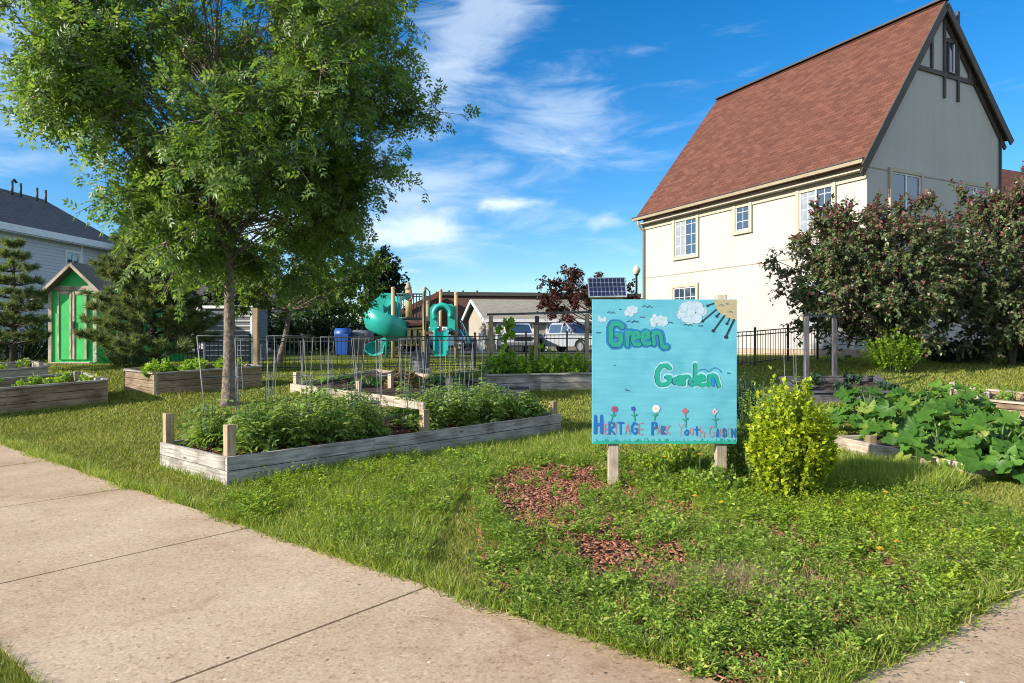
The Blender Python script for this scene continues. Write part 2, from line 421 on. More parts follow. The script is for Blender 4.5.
# ================================================================== SETTING
# ---- ground
def axis(lo, hi, fine0, fine1, st, grow=1.18):
    a = list(np.arange(fine0, fine1 + 1e-6, st)); s = st; x = a[-1]
    while x < hi: s *= grow; x += s; a.append(x)
    s = st; x = a[0]; b = []
    while x > lo: s *= grow; x -= s; b.append(x)
    return np.array(b[::-1] + a)
gx = axis(-420, 420, -16, 16, .4); gy = axis(-40, 700, -2, 26, .4)
XX, YY = np.meshgrid(gx, gy); ZZ = zg(XX, YY) - .012
V = np.stack([XX, YY, ZZ], -1).reshape(-1, 3); nx = len(gx); T = []
idx = np.arange((len(gy) - 1) * nx).reshape(len(gy) - 1, nx)[:, :-1].ravel()
T = np.concatenate([np.stack([idx, idx + 1, idx + nx + 1], 1), np.stack([idx, idx + nx + 1, idx + nx], 1)])
m, nt, bs, out = newmat('turf_soil')
tc = N_(nt, 'ShaderNodeTexCoord')
n1 = N_(nt, 'ShaderNodeTexNoise'); n1.inputs['Scale'].default_value = .5; n1.inputs['Detail'].default_value = 6; nt.links.new(tc.outputs['Object'], n1.inputs['Vector'])
n2 = N_(nt, 'ShaderNodeTexNoise'); n2.inputs['Scale'].default_value = 26; n2.inputs['Detail'].default_value = 6; n2.inputs['Roughness'].default_value = .7; nt.links.new(tc.outputs['Object'], n2.inputs['Vector'])
r1 = ramp(nt, n1.outputs['Fac'], [(.3, (.085, .12, .022)), (.7, (.14, .165, .032))])
r2 = ramp(nt, n2.outputs['Fac'], [(.3, (.45, .42, .40)), (.6, (1, 1, 1))])
nt.links.new(mul(nt, r1.outputs[0], r2.outputs[0]), bs.inputs['Base Color']); bs.inputs['Roughness'].default_value = .95; bs.inputs['Specular IOR Level'].default_value = .1
b = N_(nt, 'ShaderNodeBump'); b.inputs['Strength'].default_value = .8; b.inputs['Distance'].default_value = .03
nt.links.new(n2.outputs['Fac'], b.inputs['Height']); nt.links.new(b.outputs[0], bs.inputs['Normal'])
g = npobj('ground', V, T, m, None, True); struct(g, 'green park lawn ground')

# ---- concrete path: straight slabs, joints at measured places
m, nt, bs, out = newmat('tan_concrete')
tc = N_(nt, 'ShaderNodeTexCoord')
n1 = N_(nt, 'ShaderNodeTexNoise'); n1.inputs['Scale'].default_value = .9; n1.inputs['Detail'].default_value = 7; n1.inputs['Roughness'].default_value = .6; nt.links.new(tc.outputs['Object'], n1.inputs['Vector'])
n2 = N_(nt, 'ShaderNodeTexNoise'); n2.inputs['Scale'].default_value = 85; n2.inputs['Detail'].default_value = 8; nt.links.new(tc.outputs['Object'], n2.inputs['Vector'])
vo = N_(nt, 'ShaderNodeTexVoronoi'); vo.inputs['Scale'].default_value = 14; vo.inputs['Randomness'].default_value = 1; nt.links.new(tc.outputs['Object'], vo.inputs['Vector'])
n3 = N_(nt, 'ShaderNodeTexNoise'); n3.inputs['Scale'].default_value = 5; nt.links.new(tc.outputs['Object'], n3.inputs['Vector'])
r1 = ramp(nt, n1.outputs['Fac'], [(.30, (.37, .25, .155)), (.45, (.47, .345, .235)), (.62, (.53, .40, .285)), (.78, (.58, .45, .33))])
v2 = N_(nt, 'ShaderNodeTexVoronoi'); v2.inputs['Scale'].default_value = 70; nt.links.new(tc.outputs['Object'], v2.inputs['Vector'])
sv = N_(nt, 'ShaderNodeSeparateColor'); nt.links.new(v2.outputs['Color'], sv.inputs[0])
rv = ramp(nt, sv.outputs[0], [(0, (.72, .68, .64)), (.12, (.93, .92, .91)), (.5, (1, 1, 1)), (.9, (1.05, 1.05, 1.04)), (1, (1.22, 1.2, 1.18))])
r2_ = ramp(nt, n2.outputs['Fac'], [(.35, (.84, .82, .80)), (.55, (1.0, 1.0, 1.0)), (.7, (1.06, 1.06, 1.06))])
class _O: pass
r2 = _O(); r2.outputs = [mul(nt, r2_.outputs[0], rv.outputs[0])]
# small dark pits and pale stones, only in some of the cells
th = N_(nt, 'ShaderNodeMath', operation='MULTIPLY_ADD'); th.inputs[1].default_value = .10; th.inputs[2].default_value = -.035
nt.links.new(n3.outputs['Fac'], th.inputs[0])
lt = N_(nt, 'ShaderNodeMath', operation='LESS_THAN'); nt.links.new(vo.outputs['Distance'], lt.inputs[0])
sepc = N_(nt, 'ShaderNodeSeparateColor'); nt.links.new(vo.outputs['Color'], sepc.inputs[0])
t2 = N_(nt, 'ShaderNodeMath', operation='POWER'); t2.inputs[1].default_value = 3; nt.links.new(sepc.outputs[0], t2.inputs[0])
t3 = N_(nt, 'ShaderNodeMath', operation='MULTIPLY'); t3.inputs[1].default_value = .15; nt.links.new(t2.outputs[0], t3.inputs[0]); nt.links.new(t3.outputs[0], lt.inputs[1])
pit = ramp(nt, sepc.outputs[1], [(.0, (.12, .09, .07)), (.7, (.25, .2, .16)), (.75, (.75, .7, .62))], 'CONSTANT')
mx = N_(nt, 'ShaderNodeMix'); mx.data_type = 'RGBA'
nt.links.new(lt.outputs[0], mx.inputs[0]); nt.links.new(mul(nt, r1.outputs[0], r2.outputs[0]), mx.inputs[6]); nt.links.new(pit.outputs[0], mx.inputs[7])
nt.links.new(mx.outputs[2], bs.inputs['Base Color']); bs.inputs['Roughness'].default_value = .85; bs.inputs['Specular IOR Level'].default_value = .25
# brown stains, and hairline cracks that come and go
n5 = N_(nt, 'ShaderNodeTexNoise'); n5.inputs['Scale'].default_value = 1.7; n5.inputs['Detail'].default_value = 9; n5.inputs['Roughness'].default_value = .7; n5.inputs['Distortion'].default_value = 1.2; nt.links.new(tc.outputs['Object'], n5.inputs['Vector'])
r5 = ramp(nt, n5.outputs['Fac'], [(.28, (.66, .56, .46)), (.45, (1, 1, 1))]); r6 = ramp(nt, n5.outputs['Fac'], [(.55, (1, 1, 1)), (.78, (1.14, 1.12, 1.10))])
base_c = mul(nt, mul(nt, mx.outputs[2], r5.outputs[0], .8), r6.outputs[0])
nt.links.new(base_c, bs.inputs['Base Color'])
b = N_(nt, 'ShaderNodeBump'); b.inputs['Strength'].default_value = .3; b.inputs['Distance'].default_value = .003
nt.links.new(n2.outputs['Fac'], b.inputs['Height']); nt.links.new(b.outputs[0], bs.inputs['Normal'])
M['concrete'] = m
PA = Vector((-1.87, 4.89)); PD = Vector((-.77, .638)).normalized(); PN = Vector((-PD.y, PD.x))  # PN points to the camera side? fixed below
if PN.dot(Vector((0, -1))) < 0: PN = -PN
def slab_strip(name, A, D, Nn, width, joints, wob=0.0):
    mb = MB(); gap = .017
    for s0, s1 in zip(joints[:-1], joints[1:]):
        a0, a1 = s0 + gap / 2, s1 - gap / 2; nu = max(2, int((a1 - a0) / .5))
        def pt(s, t, dz=0):
            q = A + D * s + Nn * t
            return Vector((q.x, q.y, zf(q.x, q.y) + .018 + dz))
        nv = 3
        for i in range(nu):
            for j in range(nv):
                sa, sb = a0 + (a1 - a0) * i / nu, a0 + (a1 - a0) * (i + 1) / nu
                ta, tb = width * j / nv, width * (j + 1) / nv
                mb.quad(pt(sa, ta), pt(sb, ta), pt(sb, tb), pt(sa, tb))
            for t in (0, width): mb.quad(pt(sa, t), pt(sb, t), pt(sb, t, -.08), pt(sa, t, -.08))
        for s in (a0, a1): mb.quad(pt(s, 0), pt(s, width), pt(s, width, -.08), pt(s, 0, -.08))
    # faces must look up
    for k, f in enumerate(mb.f):
        v = [mb.v[i] for i in f]; n = (v[1] - v[0]).cross(v[2] - v[0])
        if abs(n.z) > .5 * n.length and n.z < 0: mb.f[k] = f[::-1]
    return struct(obj(name, mb, M['concrete']))
s_j = [(Vector((G(*p).x, G(*p).y)) - PA).dot(PD) for p in ((422, 592), (250, 530), (133, 489), (58, 461))]
js = [s_j[0] - 1.9 * k for k in (4, 3, 2, 1)] + s_j + [s_j[-1] + 2.0 * k for k in range(1, 6)]
path = slab_strip('path', PA, PD, PN, 1.70, js); path['label'] = 'tan concrete path slabs with dark joints'
QA = Vector((.98, 2.44)); QD = Vector((.815, .58)).normalized(); QN = Vector((QD.y, -QD.x))
path2 = slab_strip('path', QA, QD, QN, 1.7, [.02, 3.1, 5.1, 7.1, 9.1]); path2['label'] = 'second concrete path running off to the right'
# far asphalt drive where the trucks stand
mb = MB()
def sheet(mb, pts, dz, nu=12, nv=4):
    a, b_, c, d = [Vector(p) for p in pts]
    for i in range(nu):
        for j in range(nv):
            q = []
            for (u, v) in ((i, j), (i + 1, j), (i + 1, j + 1), (i, j + 1)):
                p = a.lerp(b_, u / nu).lerp(d.lerp(c, u / nu), v / nv); q.append(Vector((p.x, p.y, zf(p.x, p.y) + dz)))
            mb.quad(*q)
sheet(mb, [(-40, 36, 0), (12, 36, 0), (12, 60, 0), (-40, 60, 0)], .03)
M['asphalt'] = plain('asphalt', (.06, .06, .06), (.045, .045, .047), 6, .9, bump=.3)
struct(obj('road', mb, M['asphalt']), 'asphalt drive behind the playground')

# ---- soil of the flower bed
bed_px = [(470, 482), (520, 466), (600, 462), (740, 462), (850, 478), (960, 500), (1060, 545), (1024, 596), (960, 628), (890, 668)]
BEDP = [G(*p).xy for p in bed_px] + [Vector((1.15, 2.42)), Vector((.62, 2.80)), Vector((.2, 3.15)), Vector((-.12, 3.45))]
mb = MB()
c = sum(BEDP, Vector((0, 0))) / len(BEDP)
ring = []
for i, p in enumerate(BEDP):
    q = BEDP[(i + 1) % len(BEDP)]
    for k in range(5):
        w = p.lerp(q, k / 5); ring.append(w + (w - c).normalized() * (.05 * math.sin(i * 5 + k * 2.3)))
for i in range(len(ring)):
    p, q = ring[i], ring[(i + 1) % len(ring)]
    for k in range(6):
        a0, a1 = k / 6, (k + 1) / 6
        P = [c.lerp(p, a0), c.lerp(p, a1), c.lerp(q, a1), c.lerp(q, a0)]
        P3 = [Vector((w.x, w.y, zf(w.x, w.y) + .006)) for w in P]
        if k == 0: mb.poly([P3[0], P3[1], P3[2]][::1])
        else: mb.quad(*P3)
for k, f in enumerate(mb.f):
    v = [mb.v[i] for i in f]; n = (v[1] - v[0]).cross(v[2] - v[0])
    if n.z < 0: mb.f[k] = f[::-1]
struct(obj('flower_bed_soil', mb, M['soil']), 'dark soil of the flower bed in front of the sign')

# ================================================================== HOUSE ON THE RIGHT
u = Vector((-.453, .8915, 0)).normalized(); v = Vector((.8915, .453, 0)).normalized()
NC = Vector((355 / F * 20, 20, .80)); LEN, WID = 10.5, 7.19
def hp(t, w, z): p = NC + u * t + v * w; return Vector((p.x, p.y, z))
def side_t(px):
    r = (px - CX) / F; return (NC.x - r * NC.y) / (.453 + .8915 * r)
def side_z(t, py): Y = NC.y + u.y * t; return EYE + (CY - py) * Y / F
def gab_w(px):
    r = (px - CX) / F; return (r * NC.y - NC.x) / (.8915 - .453 * r)
def gab_z(w, py): Y = NC.y + v.y * w; return EYE + (CY - py) * Y / F
ZE = gab_z(0, 165); ZR, WR = 12.1, 3.55; ZE2 = 8.3
house = thing('stucco_house', hp(0, 0, .8), 'tall cream stucco house with a steep red brown shingle roof and dark gable trim', 'house')
mb = MB()   # walls, closed solid with pentagon gables
slope = (ZR - 6.62) / (WR + .3); slope2 = (ZR - 8.23) / (7.19 - WR)
zwl = ZR - slope * WR - .12; zwr = ZR - slope2 * (WID - .35 - WR) - .12; WW = WID - .35
prof = [(0, .1), (WW, .1), (WW, zwr), (WR, ZR - .15), (0, zwl)]
mb.prism([hp(0, w, z) for w, z in prof], u * LEN)
mb.v[5 + 3] = hp(9.45, WR, ZR - .15)
obj('wall', mb, M['stucco'], house)
mb = MB()
zb = side_z(side_t(800), 349)
mb.beam(hp(-.02, -.015, (zb - .2) / 2 + .0), hp(LEN + .02, -.015, (zb - .2) / 2), .05, zb + .2 - .0, (0, 0, 1))
mb.beam(hp(-.015, -.03, (zb - .2) / 2), hp(-.015, WW + .02, (zb - .2) / 2), .05, zb + .2, (0, 0, 1))
obj('foundation', mb, M['brick_band'], house)
# roof slabs with thickness
rf = MB(); th = .14
def slab(mb, w0, z0, w1, z1, t0a, t0b, t1a, t1b):
    """roof plane from eave (w0,z0; t0a..t0b) to ridge (w1,z1; t1a..t1b)"""
    L = math.hypot(w1 - w0, z1 - z0); nrm = Vector((0, 0, 0))
    a, b_, c_, d = hp(t0a, w0, z0), hp(t0b, w0, z0), hp(t1b, w1, z1), hp(t1a, w1, z1)
    n = (b_ - a).cross(d - a).normalized()
    if n.z < 0: n = -n
    lo = [q - n * th for q in (a, b_, c_, d)]
    uv = [(t0a, 0), (t0b, 0), (t1b, L), (t1a, L)]
    mb.quad(a, b_, c_, d, uv); mb.quad(*lo[::-1])
    P = [a, b_, c_, d]
    for k in range(4):
        k2 = (k + 1) % 4; mb.quad(P[k], lo[k], lo[k2], P[k2])
slab(rf, -.32, ZR - slope * (WR + .32), WR, ZR, -.16, LEN + .2, -.16, 9.8)
slab(rf, WW + .35, ZR - slope2 * (WW + .35 - WR), WR, ZR, -.16, LEN + .2, -.16, 9.8)
roof = obj('roof', rf, M['roof_red'], house)
rc = MB(); rc.beam(hp(-.18, WR, ZR + .02), hp(9.8, WR, ZR + .02), .3, .06); obj('ridge_cap', rc, M['gutter_dark'], roof)
# rake boards on the gable end
rk = MB()
for wa, za, wb, zb_ in ((-.38, ZR - slope * (WR + .38), WR, ZR), (WW + .38, ZR - slope2 * (WW + .38 - WR), WR, ZR)):
    up = Vector((0, 0, 1))
    rk.beam(hp(-.19, wa, za - .13), hp(-.19, wb, zb_ - .16), .05, .24, up)
    rk.beam(hp(-.03, wa + (.1 if wa < 0 else -.1), za - .30), hp(-.03, wb, zb_ - .36), .05, .16, up)
obj('rake_board', rk, M['timber'], house)
# gutter and soffit on the long side
gt = MB(); ge = ZR - slope * (WR + .32)
gt.beam(hp(-.16, -.38, ge - .02), hp(LEN + .2, -.38, ge - .02), .11, .11)
obj('gutter', gt, M['gutter'], house)
gt = MB(); gt.beam(hp(-.17, -.40, ge + .052), hp(LEN + .22, -.40, ge + .052), .12, .03); obj('drip_edge', gt, M['gutter_dark'], house)
gt = MB(); gt.beam(hp(0, -.17, ge - .24), hp(LEN, -.17, ge - .24), .30, .04); gt.beam(hp(0, -.03, ge - .36), hp(LEN, -.03, ge - .36), .05, .2); obj('soffit', gt, M['stucco_trim'], house)
gt = MB(); gt.tube([hp(LEN - .12, -.40, ge - .1), hp(LEN - .12, -.3, ge - .35), hp(LEN - .12, -.07, ge - .55), hp(LEN - .12, -.07, .95)], .05, 8)
obj('downspout', gt, M['gutter'], house)
ds = MB(); ds.tube([hp(-.06, WW - .05, zwr - .1), hp(-.06, WW - .05, .9)], .04, 6); obj('downspout', ds, M['gutter_dark'], house)
jt = MB(); zj = side_z(side_t(648), 278)
jt.beam(hp(0.0, -.003, zj), hp(LEN, -.003, zj), .012, .03)
jt.beam(hp(-.003, 0, ZE - .05), hp(-.003, WW, ZE - .05), .012, .035)
obj('joint_line', jt, M['joint'], house)
def window(parent, O, h, up, n, w, hgt, trim, grid=(4, 3), mull=True, blind=False, tm='stucco_trim', name='window'):
    """O = centre on the wall; trim = width of the trim band"""
    t = MB(); W2, H2 = w / 2, hgt / 2
    q = lambda a, b_, c_: O + h * a + up * b_ + n * c_
    t.beam(q(-W2 - trim / 2, -H2 - trim, .04), q(-W2 - trim / 2, H2 + trim, .04), trim, .08, n)
    t.beam(q(W2 + trim / 2, -H2 - trim, .04), q(W2 + trim / 2, H2 + trim, .04), trim, .08, n)
    t.beam(q(-W2, H2 + trim / 2, .038), q(W2, H2 + trim / 2, .038), trim, .076, n)
    t.beam(q(-W2, -H2 - trim / 2, .045), q(W2, -H2 - trim / 2, .045), trim, .09, n)
    wo = obj(name, t, M[tm], parent, .006)
    s = MB(); e = .045
    for a, b_ in (((-W2 + e / 2, -H2), (-W2 + e / 2, H2)), ((W2 - e / 2, -H2), (W2 - e / 2, H2))):
        s.beam(q(*a, .018), q(*b_, .018), e, .03, n)
    for z in (-H2 + e / 2, H2 - e / 2): s.beam(q(-W2 + e, z, .017), q(W2 - e, z, .017), e, .028, n)
    if mull: s.beam(q(0, -H2 + e, .019), q(0, H2 - e, .019), e * 1.2, .03, n)
    obj('sash', s, M['white'], wo)
    g_ = MB(); g_.beam(q(-W2 + e, 0, .006), q(W2 - e, 0, .006), hgt - 2 * e, .008, n) if False else g_.quad(q(-W2 + e / 2, -H2 + e / 2, .008), q(W2 - e / 2, -H2 + e / 2, .008), q(W2 - e / 2, H2 - e / 2, .008), q(-W2 + e / 2, H2 - e / 2, .008))
    obj('pane', g_, M['glass'], wo)
    mt = MB()
    for i in range(1, grid[0]):
        if mull and i * 2 == grid[0]: continue
        x = -W2 + w * i / grid[0]; mt.beam(q(x, -H2 + e, .012), q(x, H2 - e, .012), .016, .006, n)
    for j in range(1, grid[1]):
        z = -H2 + hgt * j / grid[1]; mt.beam(q(-W2 + e, z, .0125), q(W2 - e, z, .0125), .016, .006, n)
    obj('muntin', mt, M['white'], wo)
    if blind:
        b_ = MB(); b_.quad(q(-W2 + e, -H2 + e, .0095), q(W2 * .0 - e / 2 * 1.2, -H2 + e, .0095), q(-e / 2 * 1.2, H2 * .9, .0095), q(-W2 + e, H2 * .9, .0095))
        obj('blind', b_, M['blind'], wo)
    return wo
UP = Vector((0, 0, 1))
def sidewin(x0, x1, y0, y1, trim=.13, **k):
    t1, t0 = side_t(x0), side_t(x1); tm = (t0 + t1) / 2
    z1, z0 = side_z(tm, y0), side_z(tm, y1)
    return window(house, hp(tm, 0, (z0 + z1) / 2), -u, UP, -v, abs(t1 - t0) - 2 * trim, z1 - z0 - 2 * trim, trim, **k)
sidewin(673.5, 699.5, 211, 259, grid=(4, 4), mull=True, blind=True)
sidewin(733.7, 753, 199, 234, grid=(2, 3), mull=False)
w3 = sidewin(797, 837, 179, 236, grid=(4, 4), blind=True)
sidewin(672, 699, 284, 330, grid=(4, 4))
sidewin(801, 838, 276, 330, grid=(4, 4), blind=True)
def gabwin(x0, x1, y0, y1, trim=.13, **k):
    w0, w1 = gab_w(x0), gab_w(x1); wm = (w0 + w1) / 2
    z1, z0 = gab_z(wm, y0), gab_z(wm, y1)
    return window(house, hp(0, wm, (z0 + z1) / 2), v, UP, -u, w1 - w0 - 2 * trim, z1 - z0 - 2 * trim, trim, **k)
gabwin(888, 922, 170, 218, grid=(2, 1)); gabwin(960, 990, 183, 222, grid=(2, 1))
gabwin(888, 922, 284, 330, grid=(2, 1))
lv = gabwin(946.2, 954.8, 40, 75, .05, grid=(1, 1), mull=False, tm='timber', name='attic_window')
# half-timbering
tb = MB()
def tbeam(x0, y0, x1, y1, w_=.13):
    a, b_ = gab_w(x0), gab_w(x1); tb.beam(hp(-.03, a, gab_z(a, y0)), hp(-.03, b_, gab_z(b_, y1)), w_, .05 + .004 * len(tb.f) / 6, -u)
tbeam(915, 66.5, 985, 87, .14)
for x, y0, y1 in ((931, 38, 68), (943.6, 12, 98), (957.2, 12, 102), (968.5, 50, 80)): tbeam(x, y0, x, y1, .1)
tbeam(944, 41, 957, 44, .08)
obj('half_timbering', tb, M['timber'], house)

# neighbour with the red roof at the right edge
hb = thing('red_roof_house', (21, 27, .9), 'red shingled roof of the next house at the right edge of the photo', 'house')
mb = MB(); mb.prism([(18.9, 27.0, .3), (29, 31, .3), (29, 31, 6.2), (18.9, 27.0, 6.2)], (-3.2, 7, 0)); obj('wall', mb, M['stucco'], hb)
mb = MB(); E0, E1 = Vector((17.9, 26.3, 5.9)), Vector((29.6, 30.7, 5.9)); Rg0 = Vector((17.3, 30.0, 9.6)); Rg1 = Vector((28, 34.6, 9.6)); B0, B1 = Vector((15.5, 34.2, 5.9)), Vector((26, 39, 5.9))
mb.quad(E0, E1, Rg1, Rg0, [(0, 0), (12.5, 0), (12, 5.2), (.5, 5.2)]); mb.quad(B1, B0, Rg0, Rg1, [(0, 0), (12, 0), (12, 5.5), (0, 5.5)])
dz = Vector((0, 0, -.15)); mb.quad(E0 + dz, Rg0 + dz, Rg1 + dz, E1 + dz); mb.quad(B1 + dz, Rg1 + dz, Rg0 + dz, B0 + dz)
for a, b_ in ((E0, E1), (E0, Rg0), (B0, Rg0), (B0, B1)): mb.quad(a, b_, b_ + dz, a + dz)
mb.poly([E0 + Vector((.9,.6,-.2)), Rg0 + Vector((.4, 0, -.2)), B0 + Vector((.4, -.5, -.2))])
obj('roof', mb, M['roof_red'], hb)

# ================================================================== GREY HOUSE ON THE LEFT
gh = thing('grey_siding_house', (-21, 30, .7), 'grey clapboard house with dark shingle roof behind the green shed', 'house')
d = Vector((.128, .9918, 0)).normalized(); e = Vector((-d.y, d.x, 0))  # e points left/away
P0 = Vector((-21.35, 28.4, .7))
def q(t, s, z): p = P0 + d * t + e * s; return Vector((p.x, p.y, z))
ze = 6.15
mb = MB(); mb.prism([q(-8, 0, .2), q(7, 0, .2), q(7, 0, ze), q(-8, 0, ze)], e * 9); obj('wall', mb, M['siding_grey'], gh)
mb = MB(); mb.beam(q(-8, -.03, 3.35), q(4.5, -.03, 3.35), .04, .16); mb.beam(q(4.55, -.02, .7), q(4.55, -.02, ze), .05, .12, d); mb.beam(q(-8, -.40, ze - .02), q(7.1, -.40, ze - .02), .05, .30); mb.beam(q(-8, -.20, ze - .2), q(7, -.20, ze - .2), .36, .03)
obj('white_trim', mb, M['white'], gh)
mb = MB(); a, b_, c_, dd = q(-8.3, -.42, ze + .1), q(7.3, -.42, ze + .1), q(7.3, 4.5, ze + 2.75), q(-8.3, 4.5, ze + 2.75)
L = 5.9; mb.quad(a, b_, c_, dd, [(0, 0), (15.6, 0), (15.6, L), (0, L)]); mb.quad(q(-8.3, 9.4, ze + .1), dd, c_, q(7.3, 9.4, ze + .1)); mb.poly([b_, q(7.3, 9.4, ze + .1), c_])
mb.quad(a, b_, b_ - UP * .1, a - UP * .1)
rg = obj('roof', mb, M['roof_grey'], gh)
for px in (12, 21, 37, 46):
    t0 = 0; best = None
    for t in np.arange(-8, 12, .05):
        p = q(t, 3.9, ze + 2.45); x = p.x / p.y * F + CX
        if best is None or abs(x - px) < best[0]: best = (abs(x - px), t)
    p = q(best[1], 3.9, ze + 2.35); m2 = MB(); m2.tube([p, p + UP * .75], .06, 8)
    if px == 12: m2.tube([p + UP * .72, p + UP * .85 + d * .12, p + UP * .72 + d * .25], .06, 8)
    obj('vent_pipe', m2, M['gutter_dark'], gh)
m2 = MB(); window(gh, q(4.0, 0, 4.9), d, UP, -e, .8, 1.3, .1, grid=(2, 2), tm='white')
window(gh, q(-1.5, 0, 2.2), d, UP, -e, 1.2, 1.2, .1, grid=(2, 2), tm='white')

# pale slatted building seen between the pine and the trunk
pb = thing('slatted_outbuilding', gp(225, 22), 'small grey slatted outbuilding with white trimmed frame behind the pine and tree trunk', 'shed')
a = W(205, 308, 22); b_ = W(252, 308, 22); zb0 = zf(a.x, 22)
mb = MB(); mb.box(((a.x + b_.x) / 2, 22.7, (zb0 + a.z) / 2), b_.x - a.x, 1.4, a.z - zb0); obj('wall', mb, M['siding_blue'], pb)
mb = MB(); mb.beam((a.x - .05, 21.97, a.z + .03), (b_.x + .05, 21.97, a.z + .03), .1, .09)
for x in (a.x, a.x + .75, b_.x): mb.beam((x, 21.96, zb0), (x, 21.96, a.z - .02), .07, .05, (0, 1, 0))
for k in range(9): z = zb0 + .2 + k * (a.z - zb0 - .3) / 9; mb.beam((a.x + .04, 21.98, z), (b_.x - .04, 21.98, z), .03, .03)
obj('frame', mb, M['white'], pb)
# pale distant house behind pine
fh = thing('pale_distant_house', gp(180, 48), 'pale distant house glimpsed between the pine and the tree trunk', 'house')
mb = MB(); mb.box((-22, 50, 2.0), 12, 6, 4.0); obj('wall', mb, M['siding_grey'], fh)
mb = MB(); mb.prism([(-28.4, 46.7, 4.0), (-28.4, 53.3, 4.0), (-28.4, 50, 6.2)], (12.8, 0, 0)); obj('roof', mb, M['roof_grey'], fh)
mb = MB(); window(fh, Vector((-20.5, 47, 2.2)), Vector((1, 0, 0)), UP, Vector((0, -1, 0)), 1.6, 1.2, .1, grid=(2, 2), tm='white')
window(fh, Vector((-24, 47, 2.2)), Vector((1, 0, 0)), UP, Vector((0, -1, 0)), 1.6, 1.2, .1, grid=(2, 2), tm='white')

# ================================================================== GREEN SHED
sp = G(75, 364); SY = sp.y
shed = thing('garden_shed', gp(75, SY), 'bright green wooden garden shed with tan trim and double doors', 'shed')
x0 = W(49, 0, SY).x; x1 = W(97.5, 0, SY).x; zb0 = EYE - (362 - CY) / F * SY; zt = EYE - (289 - CY) / F * SY; xa = W(76, 0, SY).x; za = EYE - (263 - CY) / F * SY
mb = MB(); mb.prism([(x0, SY, zb0 - .25), (x1, SY, zb0 - .25), (x1, SY, zt), (xa, SY, za - .08), (x0, SY, zt)], (1.0, 3.2, 0)); obj('wall', mb, M['green_paint'], shed)
mb = MB(); k = (za - zt) / (xa - x0)
for sx, ex in ((x0 - .35, xa), (x1 + .35, xa)):
    z0 = za - abs(sx - xa) * k
    a, b_ = Vector((sx, SY - .25, z0)), Vector((ex, SY - .25, za)); E = Vector((1.1, 3.7, 0)); dn = Vector((0, 0, -.07))
    mb.prism([a, b_, b_ + dn, a + dn], E)
obj('roof', mb, M['roof_tan'], shed)
mb = MB()
for sx in (x0 - .36, x1 + .36):
    z0 = za - abs(sx - xa) * k; mb.beam((sx, SY - .27, z0 - .07), (xa, SY - .275 - (.004 if sx > xa else 0), za - .07), .04, .085)
mb.beam((x0, SY - .02, zt + .02), (x1, SY - .02, zt + .02), .04, .14)
for x in (x0 + .05, x1 - .05): mb.beam((x, SY - .021, zb0), (x, SY - .021, zt - .06), .1, .045, (0, 1, 0))
obj('trim', mb, M['wood_pale'], shed, .004)
xd0, xd1 = W(58.5, 0, SY).x, W(88, 0, SY).x; xm = (xd0 + xd1) / 2
for i, (a, b_) in enumerate(((xd0, xm - .015), (xm + .015, xd1))):
    mb = MB(); mb.box(((a + b_) / 2, SY - .028, (zb0 + zt) / 2), b_ - a - .02, .03, zt - zb0 - .15)
    dr = obj('door', mb, M['green_paint'], shed)
    t = MB()
    for x in (a + .03, b_ - .03): t.beam((x, SY - .055, zb0 + .08), (x, SY - .055, zt - .08), .06, .025, (0, 1, 0))
    t.beam((a + .085, SY - .054, zt - .12), (b_ - .085, SY - .054, zt - .12), .024, .09)
    obj('door_trim', t, M['wood_pale'], dr, .003)
    if i == 1:
        t = MB(); t.beam((a + .04, SY - .08, (zb0 + zt) / 2 - .1), (a + .04, SY - .08, (zb0 + zt) / 2 + .12), .035, .03, (0, 1, 0)); obj('handle', t, M['black_metal'], dr)
mb = MB(); mb.beam((x0 + .1, SY - .12, zb0 - .06), (x1 - .1, SY - .12, zb0 - .06), .18, .12)
g1 = gp(34, SY - 1.6); ra = Vector((xd0 - .2, SY - .2, zb0 - .05))
mb.prism([ra, (xd1 + .2, SY - .2, zb0 - .03), (xd1 - .3, SY - 1.3, zf(xd1, SY - 1.3) + .05), (xd0 - .5, SY - 1.5, zf(xd0, SY - 1.5) + .03)], (0, 0, -.05))
obj('ramp', mb, M['wood_pale'], shed, .004)

# ================================================================== TAN GARAGE AND BROWN BUILDING
GY = 46.0
ga = thing('tan_garage', gp(530, GY), 'low tan garage with weathered shingle roof and white framed doors behind the trucks', 'garage')
A = W(463, 316, GY); Cc = W(487, 313, GY); Ap = W(473.5, 298, GY); zg0 = zf(0, GY)
A = Vector((A.x - .2, GY + 3.2, A.z)); Cc = Vector((Cc.x, GY - .4, A.z)); 
xl = A.x; xr = W(640, 0, GY).x
lx = W(466, 0, GY).x; cx2 = W(487.5, 0, GY).x
G0 = Vector((lx, GY + 3.0, zg0)); G1 = Vector((cx2, GY, zg0)); gd = G1 - G0; ld = Vector((-gd.y, gd.x, 0)).normalized()
ld = Vector((.97, .12, 0)).normalized()
hz = 1.95 + zg0
mb = MB(); apx = G0.lerp(G1, .42)
mb.prism([G0 - UP * .3, G1 - UP * .3, G1 + UP * 2.35, apx + UP * 3.45, G0 + UP * 2.35], ld * 11); obj('wall', mb, M['siding_tan'], ga)
mb = MB(); o1 = ld * -.4
r_e1 = G1 + gd.normalized() * .4 + UP * 2.15 + o1; r_e0 = G0 - gd.normalized() * .4 + UP * 2.15 + o1; r_r = apx + UP * 3.6 + o1; EX = ld * 11.8
mb.quad(r_e1, r_e1 + EX, r_r + EX, r_r, [(0, 0), (11.8, 0), (11.8, 2.6), (0, 2.6)]); mb.quad(r_e0, r_r, r_r + EX, r_e0 + EX)
mb.quad(r_e1 - UP * .12, r_r - UP * .12, r_r + EX - UP * .12, r_e1 + EX - UP * .12)
